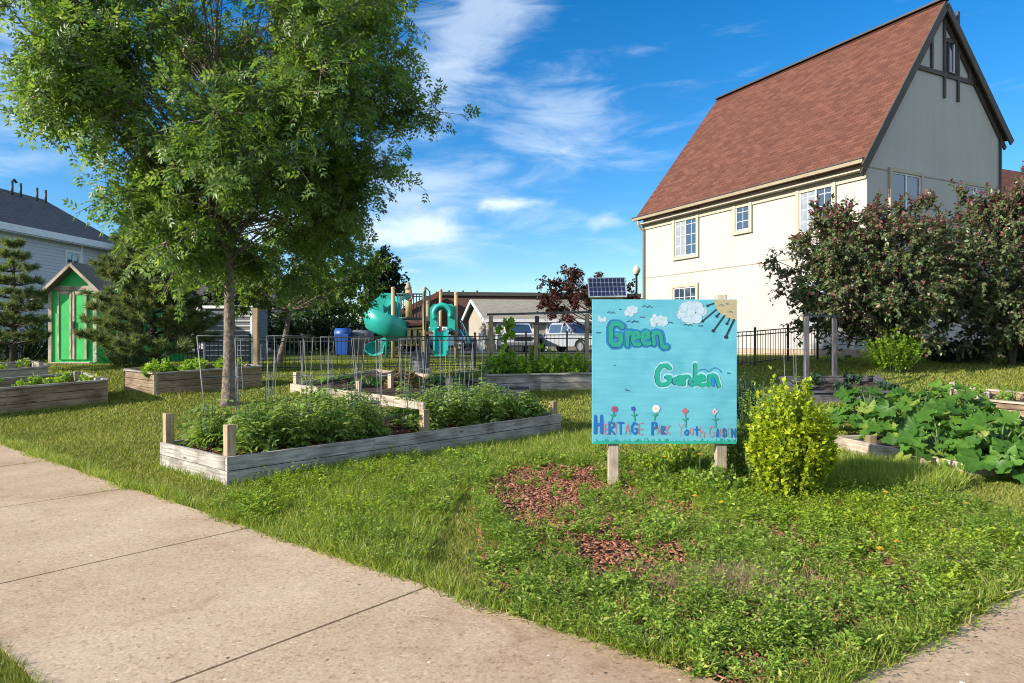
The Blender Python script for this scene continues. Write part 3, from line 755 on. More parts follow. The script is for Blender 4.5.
obj('roof', mb, M['roof_tan'], ga)
mb = MB(); mb.beam(r_e1 - UP * .1, r_r - UP * .1, .06, .2); mb.beam(r_e0 - UP * .1, r_r - UP * .1, .06, .2); mb.beam(r_e1 - UP * .1, r_e1 + EX - UP * .1, .06, .2); obj('fascia', mb, M['white'], ga)
for p0, p1 in ((497, 533), (547, 583)):
    mb = MB(); a = G1 + ld * ((W(p0, 0, GY).x - G1.x) / ld.x); b_ = G1 + ld * ((W(p1, 0, GY).x - G1.x) / ld.x); o = Vector((0, -.06, 0))
    mb.beam(a + o + UP * 1.85, b_ + o + UP * 1.85, .06, .12); mb.beam(a + o, a + o + UP * 1.8, .12, .06, (0, 1, 0)); mb.beam(b_ + o, b_ + o + UP * 1.8, .12, .06, (0, 1, 0))
    fr = obj('door_frame', mb, M['white'], ga)
    m2 = MB(); o = Vector((0, -.04, 0)); 
    for k in range(5): m2.beam(a + o + UP * (.18 + k * .36), b_ + o + UP * (.18 + k * .36), .05, .35)
    obj('door_panel', m2, M['gutter'], fr)
m2 = MB(); m2.beam(G1.lerp(G0, .3) + Vector((-.05, -.05, .0)), G1.lerp(G0, .3) + Vector((-.05, -.05, 1.2)), .3, .3); obj('utility_box', m2, M['white'], ga)
BY = 66.0
bb = thing('brown_building', gp(500, BY), 'long brown red flat topped building behind the garage and playground', 'building')
zz = W(0, 294, BY).z
mb = MB(); mb.prism([W(437, 294, BY), W(640, 296, BY), Vector((W(640, 0, BY).x, BY, -.5)), Vector((W(437, 0, BY).x, BY, -.5))], (0, 12, 0)); obj('wall', mb, M['barn'], bb)
mb = MB(); mb.beam(W(436, 293.5, BY - .1), W(641, 295.5, BY - .1), .3, .35); obj('cornice', mb, M['gutter_dark'], bb)
mb = MB(); mb.prism([W(395, 316, BY - 2), W(440, 295, BY - 2), Vector((W(440, 0, BY - 2).x, BY - 2, 0)), Vector((W(395, 0, BY - 2).x, BY - 2, 0))], (0, 1.8, 0)); wg = obj('side_wing', mb, M['barn'], bb)
mb = MB(); mb.beam(W(392, 316.5, BY - 2.1), W(441, 293.5, BY - 2.1), .3, .5); obj('wing_roof_edge', mb, M['roof_red'], wg)
for px in (449, 463, 477): m2 = MB(); m2.tube([W(px, 294, BY + 2), W(px, 290.5, BY + 2)], .12, 6); obj('vent_pipe', m2, M['gutter_dark'], bb)
# ================================================================== RAISED BEDS
Z3 = lambda p, dz=0: Vector((p[0], p[1], zf(p[0], p[1]) + dz))
def bed(label, A, B, C_, D, H, n, mat, posts=(), soil=True, cap=None, posth=.3, postmat='wood_new', th_=.04, name='raised_bed', fill=.72):
    """A front-left, B front-right, C_ back-right, D back-left (ground xy); boards follow the ground"""
    A, B, C_, D = [Vector((p[0], p[1])) for p in (A, B, C_, D)]
    cen = (A + B + C_ + D) / 4
    t = thing(name, Z3(cen), label, 'planter bed', 'raised wooden garden beds')
    hh = H / n
    def side(P, Q, inset0, inset1, sgn):
        mb = MB(); d_ = (Q - P).normalized(); nrm = Vector((d_.y, -d_.x))
        if nrm.dot(cen - P) > 0: nrm = -nrm
        for k in range(n):
            p = P + d_ * inset0 - nrm * th_ / 2; q_ = Q - d_ * inset1 - nrm * th_ / 2
            jz = .004 * ((k * 7) % 3 - 1)
            a = Z3(p, (k + .5) * hh + jz); b_ = Z3(q_, (k + .5) * hh + jz)
            nn_ = 3 if (Q - P).length > 3 else 1
            for i in range(nn_):
                u0 = a.lerp(b_, i / nn_); u1 = a.lerp(b_, (i + 1) / nn_)
                if i == 0 and k == 0: u0 = u0
                mb.beam(u0 + Vector((nrm.x, nrm.y, 0)) * (.002 * (k % 2)), u1 + Vector((nrm.x, nrm.y, 0)) * (.002 * (k % 2)), th_, hh - .006 if k else hh + .0)
        return mb
    # long sides run through, the short ones butt between them
    obj('side_board', side(A, B, 0, 0, 1), M[mat], t, .003)
    obj('side_board', side(D, C_, 0, 0, 1), M[mat], t, .003)
    obj('end_board', side(A, D, th_ + .002, th_ + .002, 1), M[mat], t, .003)
    obj('end_board', side(B, C_, th_ + .002, th_ + .002, 1), M[mat], t, .003)
    if soil:
        mb = MB(); nn_ = 14; ins = .03
        ex = (B - A); ey = (D - A)
        def P(i, j):
            a = A.lerp(B, .01 + .98 * i / nn_); b_ = D.lerp(C_, .01 + .98 * i / nn_); w = a.lerp(b_, .03 + .94 * j / 6)
            return Z3(w, H * fill + .025 * math.sin(i * 2.1 + j * 1.7) * (0 < i < nn_))
        for i in range(nn_):
            for j in range(6): mb.quad(P(i, j), P(i + 1, j), P(i + 1, j + 1), P(i, j + 1))
        for k, f in enumerate(mb.f):
            vv = [mb.v[i] for i in f]
            if (vv[1] - vv[0]).cross(vv[2] - vv[0]).z < 0: mb.f[k] = f[::-1]
        obj('soil', mb, M['soil'], t)
    for ps in posts:
        (s, w, ph) = ps[:3]; a = A.lerp(B, s); b_ = D.lerp(C_, s); p = a.lerp(b_, w)
        base = Z3(p, -.02); m2 = MB(); dd = (B - A).normalized()
        m2.beam(base, base + UP * (H + ph), .088, .088, (dd.x, dd.y, 0)); obj('post', m2, M[postmat], t, .004)
    if cap:
        mb = MB()
        for P_, Q_ in ((A, B), (D, C_)):
            mb.beam(Z3(P_, H + .022), Z3(Q_, H + .022), .09, .035)
        for P_, Q_ in ((A, D), (B, C_)):
            dd = (Q_ - P_).normalized() * .05
            mb.beam(Z3(P_ + dd, H + .020), Z3(Q_ - dd, H + .020), .09, .033)
        obj('cap_board', mb, M[cap], t, .003)
    return t
# bed 1, the near one
A1 = Vector((G(227, 486).x, G(227, 486).y)); a_ = Vector((.669, .743)); a_.normalize(); b1 = Vector((-a_.y, a_.x))
B1_ = Vector((G(561, 432).x, G(561, 432).y)); D1 = Vector((G(160, 467).x, G(160, 467).y)); C1 = B1_ + (D1 - A1)
bd1 = bed('long weathered raised bed in front, full of leafy tomato plants, beside the path', A1, B1_, C1, D1, .27, 2, 'wood_grey',
    posts=[(.014, .06, .31), (.012, .955, .33), (.49, .05, .28), (.47, .95, .30), (.985, .06, .20), (.985, .94, .12)])
mb = MB(); p = A1.lerp(B1_, .49).lerp(D1.lerp(C1, .49), .05); q_ = A1.lerp(B1_, .47).lerp(D1.lerp(C1, .47), .95)
mb.beam(Z3(p, .27 + .30), Z3(q_, .27 + .32), .04, .09); obj('cross_rail', mb, M['wood_pale'], bd1, .003)
# bed A (left, two)
PA0 = G(108, 403); A0 = Vector((PA0.x, PA0.y)); dA = Vector((-.70, -.714)).normalized(); eA = Vector((-.743, .669))
bA_f = A0 + dA * 4.6
bed('weathered raised bed at the left edge with small leafy seedlings', bA_f, A0, A0 + eA * 1.45, bA_f + eA * 1.45, .40, 3, 'wood_brown',
    posts=[(.97, .08, .09), (.97, .92, .09), (.6, .92, .09)], postmat='wood_grey', cap='wood_grey')
for s in (.45, 1.3, 2.2):
    pass
A2 = Vector((gp(48, PA0.y + 2.2).x, PA0.y + 2.2)); bA2 = A2 + dA * 3.6
bed('second raised bed at the left edge, behind the seedling bed', bA2, A2, A2 + eA * 1.3, bA2 + eA * 1.3, .36, 2, 'wood_grey',
    posts=[(.97, .08, .14), (.97, .92, .12), (.72, .08, .16)], postmat='wood_grey', cap='wood_grey')
# bed B
bn = G(156, 396); bl = G(124, 391); br_ = G(262, 387)
Bn, Bl, Br = [Vector((p.x, p.y)) for p in (bn, bl, br_)]
bdB = bed('brown three board raised bed behind the big tree trunk, full of bushy leaves', Bn, Br, Br + (Bl - Bn), Bl, .42, 3, 'wood_brown',
    posts=[(.02, .06, .09), (.45, .95, .02)], postmat='wood_pale', cap='wood_grey')
# bed D
dl = G(290, 393); dr_ = G(424, 411)
Dl, Dr = Vector((dl.x, dl.y)), Vector((dr_.x, dr_.y)); dd_ = (Dr - Dl).normalized(); dn_ = Vector((-dd_.y, dd_.x))
if dn_.y < 0: dn_ = -dn_
bdD = bed('low pale raised bed with straw pile and squash leaves behind the tomato bed', Dl, Dr, Dr + dn_ * 2.5, Dl + dn_ * 2.5, .19, 1, 'wood_pale',
    posts=[(.02, .04, .24), (.52, .04, .22), (.5, .92, .2), (.55, .35, .26), (.97, .35, .28)], postmat='wood_pale')
# bed C
cl = G(487, 392); cr = G(603, 390); Cl, Cr = Vector((cl.x, cl.y)), Vector((cr.x + .9, cr.y + .08))
cn = Vector((-.08, 1.0))
bdC = bed('grey raised bed with trellis posts and bushy bean plants left of the sign', Cl, Cr, Cr + cn * 1.3, Cl + cn * 1.3, .32, 2, 'wood_grey', posts=[], cap='wood_grey')
H_ = .32
m2 = MB(); z314 = None
for px, Yo, mt, top in ((491, .9, 'wood_new', 316), (537, .95, 'wood_slate', 316), (587, 1.0, 'wood_new', 314)):
    Y = cl.y + Yo; p = gp(px, Y); t = W(px, top, Y); m2 = MB(); m2.beam(p, t, .088, .088, (0, 1, 0)); obj('trellis_post', m2, M[mt], bdC, .003)
Y = cl.y + .7; p = gp(536, Y); m2 = MB(); m2.beam(p, W(536, 325, Y), .088, .088, (0, 1, 0)); obj('trellis_post', m2, M['wood_new'], bdC, .003)
m2 = MB(); m2.beam(W(487, 314.5, cl.y + .9), W(591, 312, cl.y + 1.0), .09, .045); obj('trellis_rail', m2, M['wood_slate'], bdC, .003)
# low grey rail bed between bed1 and bed C (its near board)
l0, l1 = G(478, 399), G(524, 398)
bed('short low grey raised bed just in front of the trellis bed', (l0.x, l0.y), (l1.x, l1.y), (l1.x + .1, l1.y + .45), (l0.x + .0, l0.y + .45), .16, 1, 'wood_slate', posts=[(.3, .1, .05)])
# bed E (right, behind squash)
e0 = G(800, 404); e1 = G(905, 404); E0_, E1_ = Vector((e0.x, e0.y)), Vector((e1.x, e1.y)); En = Vector((.25, 1.55))
bdE = bed('slate grey raised bed with a tall two post trellis right of the golden shrub', E0_, E1_, E1_ + En, E0_ + En, .20, 1, 'wood_slate',
    posts=[(1.02, .92, .10)], postmat='wood_slate', cap='wood_slate')
for (px, Y, top, bot) in ((806.5, e0.y + .55, 316, 388), (834.5, e0.y + 1.5, 318, 380)):
    m2 = MB(); m2.beam(gp(px, Y), W(px, top, Y), .082, .07, (0, 1, 0)); obj('trellis_post', m2, M['wood_slate'], bdE, .003)
m2 = MB(); m2.beam(W(802, 315.5, e0.y + .55), W(839, 316.5, e0.y + 1.5), .07, .04); obj('trellis_rail', m2, M['wood_slate'], bdE, .003)
# bed F at the right edge
f0 = G(978, 419); f1 = G(1070, 429); F0, F1 = Vector((f0.x, f0.y)), Vector((f1.x, f1.y)); Fn = Vector((.35, 1.3))
bed('tan three board raised bed at the right edge behind the squash leaves', F0, F1, F1 + Fn, F0 + Fn, .30, 3, 'wood_brown',
    posts=[(.03, .06, .10), (.03, .94, .12), (.3, .5, .1)], postmat='wood_grey', cap='wood_pale')
# bed G, squash
g0 = G(834, 449); g1 = G(963, 480); G0_, G1_ = Vector((g0.x, g0.y)), Vector((g1.x, g1.y)); Gn = Vector((1.35, .30))
bed('low pale raised bed almost buried under large squash leaves', G0_, G1_, G1_ + Gn, G0_ + Gn, .17, 1, 'wood_pale', posts=[(.3, .05, .1)])
# bed H behind the sign, posts at (760,372)
h0 = G(742, 420); h1 = G(800, 418)
bed('low grey raised bed with pale corner post behind the golden shrub', (h0.x, h0.y), (h1.x, h1.y), (h1.x + .1, h1.y + 1.2), (h0.x + .1, h0.y + 1.2), .2, 1, 'wood_grey', posts=[(.12, .9, .25), (.75, .1, .2)], postmat='wood_pale')

# free-standing posts
for px, y0, y1, Yp, wd, lab in ((256, 388, 308, None, .10, 'tan wooden post standing at the right end of the brown raised bed'),):
    p = Z3((Br.x - .05, Br.y + .35)); m2 = MB(); t = W(256, 308, p.y)
    px_ = (256 - CX) / F * p.y; m2.beam((px_, p.y, p.z), (px_, p.y, t.z), wd, wd, (0, 1, 0)); tag(obj('wooden_post', m2, M['wood_new'], None, .004), lab, 'post')

# ================================================================== SIGN
sy = 6.30
sx0, sx1 = (592 - CX) / F * sy, (736.5 - CX) / F * sy; sz1, sz0 = EYE + (CY - 299.5) / F * sy, EYE - (443.5 - CY) / F * sy
sign = thing('garden_sign', ((sx0 + sx1) / 2, sy, 0), 'square turquoise hand painted plywood sign reading Green Garden on two wooden posts', 'sign')
mb = MB(); mb.beam(((sx0), sy, (sz0 + sz1) / 2), ((sx1), sy, (sz0 + sz1) / 2), .022, sz1 - sz0)
mt, nt, bs, out = newmat('turquoise_paint')
tc = N_(nt, 'ShaderNodeTexCoord'); mp = N_(nt, 'ShaderNodeMapping'); mp.inputs['Scale'].default_value = (3, 3, 40); nt.links.new(tc.outputs['Object'], mp.inputs[0])
no = N_(nt, 'ShaderNodeTexNoise'); no.inputs['Scale'].default_value = 1.3; no.inputs['Detail'].default_value = 7; nt.links.new(mp.outputs[0], no.inputs['Vector'])
n4 = N_(nt, 'ShaderNodeTexNoise'); n4.inputs['Scale'].default_value = 4; n4.inputs['Detail'].default_value = 6; nt.links.new(tc.outputs['Object'], n4.inputs['Vector'])
r = ramp(nt, no.outputs['Fac'], [(.3, (.105, .38, .49)), (.5, (.112, .405, .51)), (.72, (.125, .43, .53))])
r2 = ramp(nt, n4.outputs['Fac'], [(.3, (.74, .84, .88)), (.5, (1, 1, 1)), (.75, (1.12, 1.06, 1.03))])
nt.links.new(mul(nt, r.outputs[0], r2.outputs[0]), bs.inputs['Base Color']); bs.inputs['Roughness'].default_value = .6; bs.inputs['Specular IOR Level'].default_value = .3
b = N_(nt, 'ShaderNodeBump'); b.inputs['Strength'].default_value = .15; b.inputs['Distance'].default_value = .002; nt.links.new(no.outputs['Fac'], b.inputs['Height']); nt.links.new(b.outputs[0], bs.inputs['Normal'])
board = obj('board', mb, mt, sign, .002)
for px, yb, yt in ((613, 487, 302), (720.5, 480, 295)):
    Y = sy + .058; x = (px - CX) / F * Y; m2 = MB(); m2.beam((x, Y, -.03), (x, Y, EYE + (CY - yt) / F * Y), .092, .09, (0, 1, 0)); obj('post', m2, M['wood_pale'], sign, .004)
m2 = MB(); m2.beam((sx0 + .05, sy + .02, sz1 - .3), (sx1 - .05, sy + .02, sz1 - .3), .014, .06); obj('back_batten', m2, M['wood_pale'], sign)
# paint work, in the units of a 704-wide survey of the board
def bp(cx, cy, lay=0):
    return Vector((sx0 + (cx - 47) / 619 * (sx1 - sx0), sy - .0115 - .0007 * lay, sz1 - (cy - 42) / 614 * (sz1 - sz0)))
paint_cache = {}
def paint(c):
    if c not in paint_cache:
        paint_cache[c] = plain('sign_paint_%d' % (len(paint_cache) + 1), c, tuple(a * .82 for a in c), 60, .6)
    return paint_cache[c]
_js = random.Random(77)
def stroke(mb, pts, w, lay, n=10):
    pts = [(x + _js.uniform(-1, 1), y + _js.uniform(-1, 1)) for x, y in pts]; w = w * _js.uniform(.9, 1.1)
    q0 = lambda: lay + len(mb.f) * .012
    """a brush stroke with round ends"""
    w2 = w / 2
    for i, (x, y) in enumerate(pts):
        L0 = q0(); mb.poly([bp(x + w2 * math.cos(-2 * math.pi * k / n), y + w2 * math.sin(-2 * math.pi * k / n), L0) for k in range(n)] )
    for i in range(len(pts) - 1):
        (xa, ya), (xb, yb) = pts[i], pts[i + 1]; L = math.hypot(xb - xa, yb - ya) or 1; nx_, ny_ = -(yb - ya) / L * w2, (xb - xa) / L * w2
        L0 = q0(); mb.poly([bp(xa + nx_, ya + ny_, L0), bp(xb + nx_, yb + ny_, L0), bp(xb - nx_, yb - ny_, L0), bp(xa - nx_, ya - ny_, L0)])
def circ(cx, cy, rx, ry, a0=0, a1=360, n=12): return [(cx + rx * math.cos(R(a0 + (a1 - a0) * i / n)), cy + ry * math.sin(R(a0 + (a1 - a0) * i / n))) for i in range(n + 1)]
GREEN_W = [[(176, 158), (160, 146), (134, 146), (126, 160), (126, 220), (138, 236), (162, 234), (170, 218), (168, 196), (152, 194)],
           [(196, 182), (198, 236)], [(198, 196), (206, 184), (218, 184)],
           [(224, 206), (246, 202), (244, 186), (232, 182), (222, 192), (220, 216), (230, 234), (250, 232)],
           [(264, 206), (288, 202), (286, 186), (274, 182), (264, 192), (262, 214), (272, 230), (292, 228)],
           [(310, 232), (308, 184)], [(308, 196), (320, 182), (336, 186), (342, 206), (344, 236), (352, 246), (366, 244)]]
GARD_W = [[(378, 334), (366, 322), (344, 324), (330, 342), (324, 370), (330, 396), (340, 406), (366, 402), (380, 388), (380, 372), (366, 372)],
          circ(408, 388, 11, 11, 0, 360, 9), [(422, 370), (424, 402)],
          [(438, 370), (440, 404)], [(440, 380), (448, 368), (460, 370)],
          circ(476, 392, 11, 12, 0, 360, 9), [(488, 318), (488, 404)],
          [(504, 386), (526, 384), (524, 370), (512, 364), (502, 376), (502, 396), (514, 408), (532, 402)],
          [(548, 408), (548, 366)], [(548, 376), (562, 362), (578, 368), (582, 388), (590, 412)]]
def word(groups, wo, ws, wl, co, cs_, cl_, dx, label):
    """groups of strokes, one per letter: halo, dark left edge, face"""
    for gi, g_ in enumerate(groups):
        k = 1.25 if gi == 0 else 1.0
        A_ = MB(); [stroke(A_, s_, wo * k, 1 + gi * .25) for s_ in g_]; ho = obj('letter_outline', A_, paint(co), board)
        A_ = MB(); [stroke(A_, [(x - dx, y + 2) for x, y in s_], ws * k, 3 + gi * .2) for s_ in g_]; obj('letter_shadow', A_, paint(cs_), ho)
        A_ = MB(); [stroke(A_, s_, wl * k, 5 + gi * .25) for s_ in g_]; obj('letter_face', A_, paint(cl_), ho)
GG = [GREEN_W[0:1], GREEN_W[1:3], GREEN_W[3:4], GREEN_W[4:5], GREEN_W[5:7]]
GD = [GARD_W[0:1], GARD_W[1:3], GARD_W[3:5], GARD_W[5:7], GARD_W[7:8], GARD_W[8:10]]
word(GG, 34, 17, 17, (.014, .17, .42), (.012, .05, .14), (.012, .29, .22), 3, 'Green')
word(GD, 27, 14, 15, (.30, .60, .68), (.012, .07, .16), (.010, .33, .25), 4, 'Garden')
L1 = MB(); stroke(L1, [(564, 378), (564, 408)], 14, 7); stroke(L1, circ(572, 358, 26, 26, 200, 350, 8), 3, 7); stroke(L1, circ(520, 352, 20, 14, 180, 340, 8), 3, 7)
stroke(L1, [(140, 214), (150, 222)], 8, 7); stroke(L1, [(234, 214), (244, 220)], 6, 7); stroke(L1, [(276, 214), (284, 218)], 6, 7)
obj('blue_accent', L1, paint((.02, .2, .55)), board)
# clouds
rs = random.Random(5)
for (cx, cy, rx, ry, n) in ((88, 128, 20, 17, 9), (205, 86, 36, 26, 14), (327, 134, 42, 28, 16), (473, 96, 58, 46, 30)):
    CL = MB(); CO = MB()
    for i in range(n):
        a = 2 * math.pi * rs.random(); rr = math.sqrt(rs.uniform(.25, 1)) if i < n - 3 else rs.uniform(0, .3)
        r_ = min(rx, ry) * rs.uniform(.30, .48) * (1.15 if i >= n - 3 else 1); x, y = cx + (rx - r_ * .6) * rr * math.cos(a), cy + (ry - r_ * .6) * rr * math.sin(a)
        P = [(x + r_ * math.cos(-2 * math.pi * k / 16), y + r_ * math.sin(-2 * math.pi * k / 16)) for k in range(16)]
        lay = 1 + i * .16
        CO.poly([bp(x + (p[0] - x) * 1.06 - .4, y + (p[1] - y) * 1.06, lay) for p in P]); CL.poly([bp(*p, lay + .08) for p in P])
    co_ = obj('painted_cloud', CO, paint((.26, .36, .44)), board); obj('cloud_puffs', CL, paint((.44, .57, .67)), co_)
# sun in the corner and rays
SU = MB(); SU.poly([bp(665, 43, 2)] + [bp(665 + 96 * math.cos(R(180 - a)), 43 + 86 * math.sin(R(a)), 2) for a in range(0, 91, 6)][::1]); 
for k, f in enumerate(SU.f):
    vv = [SU.v[i] for i in f]
    if (vv[1] - vv[0]).cross(vv[2] - vv[0]).y > 0: SU.f[k] = f[::-1]
obj('painted_sun', SU, paint((.42, .36, .22)), board)
BI = MB()
for (x, y, w) in ((128, 98, 16), (282, 74, 20), (262, 118, 12), (215, 138, 22), (382, 140, 10), (456, 152, 18), (510, 154, 10), (74, 184, 10), (630, 356, 5), (200, 430, 7), (236, 136, 10), (600, 66, 10), (640, 96, 8), (625, 62, 7), (142, 322, 3), (190, 424, 3), (166, 84, 4)):
    stroke(BI, [(x - w, y), (x - w / 2, y - w * .28), (x, y + w * .15), (x + w / 2, y - w * .28), (x + w, y + 2)], 2.6, 3.5)
    obj('painted_bird', BI, paint((.02, .10, .13)), board); BI = MB()
RY = MB()
for p, q2, w in (((566, 60), (540, 68), 7), ((578, 84), (518, 134), 8), ((590, 100), (578, 114), 8), ((612, 112), (564, 176), 10), ((634, 124), (622, 146), 8), ((654, 128), (618, 202), 11)):
    RY = MB(); stroke(RY, [p, q2], w * .75, 3); stroke(RY, [q2, (q2[0] + 2, q2[1])], w * 1.35, 3); obj('painted_ray', RY, paint((.01, .03, .06)), board)
# bottom lettering; positions in a 1024-wide survey of the lower strip
def lp(x, y): return (47 + (x - 72) / (966 - 72) * 619, 448 + (y - 0) * (704 / 1024) * 1.0 * (1.0))
def lmap(x, y): return (47 + (x - 72) * .692, 442 + y * .697)
FONT = {'H': [[(0, 0), (0, 1)], [(1, 0), (1, 1)], [(0, .5), (1, .5)]], 'E': [[(1, 0), (0, 0), (0, 1), (1, 1)], [(0, .5), (.8, .5)]],
        'R': [[(0, 1), (0, 0), (.9, .05), (.95, .4), (0, .5), (1, 1)]], 'I': [[(.5, 0), (.5, 1)]], 'T': [[(0, 0), (1, 0)], [(.5, 0), (.5, 1)]],
        'A': [[(0, 1), (.5, 0), (1, 1)], [(.2, .62), (.8, .62)]], 'G': [[(.95, .15), (.5, 0), (0, .3), (0, .75), (.5, 1), (1, .85), (1, .55), (.6, .55)]],
        'P': [[(0, 1), (0, 0), (.9, .05), (.95, .4), (0, .52)]], 'K': [[(0, 0), (0, 1)], [(1, 0), (0, .55), (1, 1)]], 'Y': [[(0, 0), (.5, .45)], [(1, 0), (.5, .45), (.4, 1)]],
        'o': [[(.5, 0), (0, .4), (.1, .9), (.6, 1), (1, .6), (.9, .1), (.5, 0)]], 'u': [[(0, 0), (0, .8), (.5, 1), (.9, .8), (1, 0)], [(1, 0), (1, 1)]],
        't': [[(.5, 0), (.5, 1)], [(0, .3), (1, .3)]], 'h': [[(0, 0), (0, 1)], [(0, .55), (.6, .4), (1, .6), (1, 1)]], 'D': [[(0, 0), (0, 1), (.6, .95), (1, .5), (.6, .05), (0, 0)]],
        'N': [[(0, 1), (0, 0), (1, 1), (1, 0)]]}
TXT = [('H', 90, 128, 138, 240, 20, 0), ('E', 148, 168, 188, 247, 9, 1), ('R', 178, 206, 176, 246, 12, 0), ('I', 214, 224, 180, 244, 8, 1), ('T', 230, 262, 178, 246, 11, 0),
       ('A', 276, 304, 184, 250, 8, 1), ('G', 316, 350, 178, 246, 13, 0), ('E', 362, 384, 182, 250, 8, 1), ('P', 442, 468, 178, 250, 13, 0), ('A', 474, 494, 200, 248, 8, 1), ('R', 502, 520, 200, 248, 9, 0),
       ('K', 530, 552, 198, 248, 8, 1), ('Y', 600, 636, 184, 258, 8, 2), ('o', 644, 664, 222, 254, 9, 0), ('u', 678, 696, 212, 252, 7, 1), ('t', 704, 730, 204, 254, 9, 0), ('h', 740, 764, 204, 268, 7, 1),
       ('G', 796, 826, 198, 266, 8, 1), ('A', 838, 854, 216, 264, 8, 0), ('R', 860, 874, 216, 264, 6, 1), ('D', 882, 900, 214, 264, 9, 0), ('E', 908, 922, 214, 264, 6, 1), ('N', 932, 954, 216, 266, 9, 0)]
CP = [(.01, .13, .45), (.40, .19, .25), (.34, .36, .42)]
for ch, xa, xb, ya, yb, w, c_ in TXT:
    A_ = MB(); [stroke(A_, [lmap(xa + (xb - xa) * px, ya + (yb - ya) * py) for px, py in s_], w * .6, 3) for s_ in FONT[ch]]
    lo_ = obj('painted_letter', A_, paint(CP[c_]), board)
    if c_ == 0:
        A_ = MB(); [stroke(A_, [lmap(xa + (xb - xa) * px + 4, ya + (yb - ya) * py + 3) for px, py in s_], w * .6, 2) for s_ in FONT[ch]]
        obj('letter_shadow', A_, paint((.05, .12, .20)), lo_)
FL = {}
def flower(x, y, col_, cc, rr, n, sway):
    X, Y_ = lmap(x, y); pb_ = MB()
    st = MB(); bx, by = lmap(x + sway, 168 if x < 600 else 205); stroke(st, [(X, Y_), ((X + bx) / 2 + 2, (Y_ + by) / 2), (bx, by)], 3.5, 4)
    mx_, my_ = (X + bx) / 2, (Y_ + by) / 2 + 6
    stroke(st, [(mx_, my_), (mx_ - 10, my_ - 6)], 5, 4); stroke(st, [(mx_, my_), (mx_ + 12, my_ - 8)], 5, 4)
    for k in range(n):
        a = 2 * math.pi * k / n; stroke(pb_, [(X + rr * .55 * math.cos(a), Y_ + rr * .55 * math.sin(a))], rr * .95, 5)
    fo = obj('painted_flower', pb_, paint(col_), board); obj('painted_stem', st, paint((.015, .28, .16)), fo)
    c = MB(); stroke(c, [(X, Y_)], rr * .34, 7); obj('flower_centre', c, paint(cc), fo)
flower(210, 95, (.35, .06, .16), (.05, .05, .2), 14, 6, -22); flower(325, 93, (.03, .08, .36), (.1, .3, .3), 10, 5, 10)
flower(465, 93, (.62, .66, .66), (.42, .42, .30), 17, 8, -10); flower(645, 108, (.50, .12, .13), (.6, .3, .3), 13, 4, 5); flower(828, 110, (.5, .42, .48), (.2, .02, .06), 14, 4, 6)
GS = MB(); stroke(GS, [(54, 652), (140, 650), (240, 652), (340, 649), (440, 652), (560, 650), (658, 651)], 11, 2)
rs = random.Random(2)
for k in range(70):
    x = rs.uniform(54, 656); y = 648; stroke(GS, [(x, y), (x + rs.uniform(-7, 7), y - rs.uniform(4, 16))], 2.4, 2.5, 6)
obj('painted_grass', GS, paint((.02, .36, .26)), board)

# ================================================================== SOLAR PANEL, LAMP POST
Y = 12.5
sp_ = thing('solar_panel', gp(606, Y), 'small tilted blue solar panel on a wooden post behind the sign', 'solar panel')
c = W(607, 287.5, Y); w = 38 / F * Y; hh = .34; tl = Vector((0, .28, .96)).normalized(); tl = Vector((0, math.sin(R(35)), math.cos(R(35))))
mb = MB(); yaw = Vector((1, -.05, .01)).normalized(); nrm_ = yaw.cross(tl)
def P(a, b_, k=0): return c + yaw * (a * w / 2) + tl * (b_ * .23) + nrm_ * k
mb.beam(P(-1, 0), P(1, 0), .03, .46, tl); obj('frame', mb, M['white'], sp_, .003)
mt, nt, bs, out = newmat('solar_cells'); bs.inputs['Base Color'].default_value = (.012, .02, .09, 1); bs.inputs['Roughness'].default_value = .3
mb = MB(); sgn = 1 if nrm_.y < 0 else -1
for i in range(9):
    for j in range(4):
        a0, a1 = -.95 + 1.9 * i / 9 + .012, -.95 + 1.9 * (i + 1) / 9 - .012; b0, b1_ = -.92 + 1.84 * j / 4 + .02, -.92 + 1.84 * (j + 1) / 4 - .02
        mb.quad(P(a0, b0, .018 * sgn), P(a1, b0, .018 * sgn), P(a1, b1_, .018 * sgn), P(a0, b1_, .018 * sgn))
obj('solar_cells', mb, mt, sp_)
mb = MB(); mb.beam((c.x - .3, Y + .06, c.z - .22), (c.x + .3, Y + .06, c.z - .22), .06, .06); mb.beam((c.x + .12, Y + .05, c.z - .1), (c.x + .12, Y + .05, c.z - .24), .08, .05, (0, 1, 0)); obj('bracket', mb, M['wood_new'], sp_)
mb = MB(); mb.beam((c.x + .12, Y + .15, zf(c.x, Y) - .1), (c.x + .12, Y + .15, c.z - .19), .12, .12, (0, 1, 0)); obj('post', mb, M['wood_new'], sp_, .004)
Y = 36
lp_ = thing('street_lamp', gp(636.5, Y), 'black street lamp with acorn shaped globe beside the cream house', 'street lamp'); b0 = gp(636.5, Y); t0 = W(636.5, 265, Y).z; zl = W(0, 274, Y).z
mb = MB(); mb.lathe(b0, [(.001, 0), (.2, 0), (.2, .1), (.13, .2), (.1, .6), (.07, .7), (.055, zl - b0.z - .1), (.1, zl - b0.z - .05), (.14, zl - b0.z), (.001, zl - b0.z)], 12); obj('pole', mb, M['black_metal'], lp_)
mb = MB(); q0 = Vector((b0.x, b0.y, zl)); h = t0 - zl; mb.lathe(q0, [(.11, 0), (.2, h * .25), (.21, h * .5), (.12, h * .8), (.03, h * .9), (.02, h * 1.1), (.001, h * 1.15)], 12)
M['globe'] = plain('lamp_globe', (.55, .48, .36), (.6, .55, .45), 3, .3); obj('globe', mb, M['globe'], lp_)

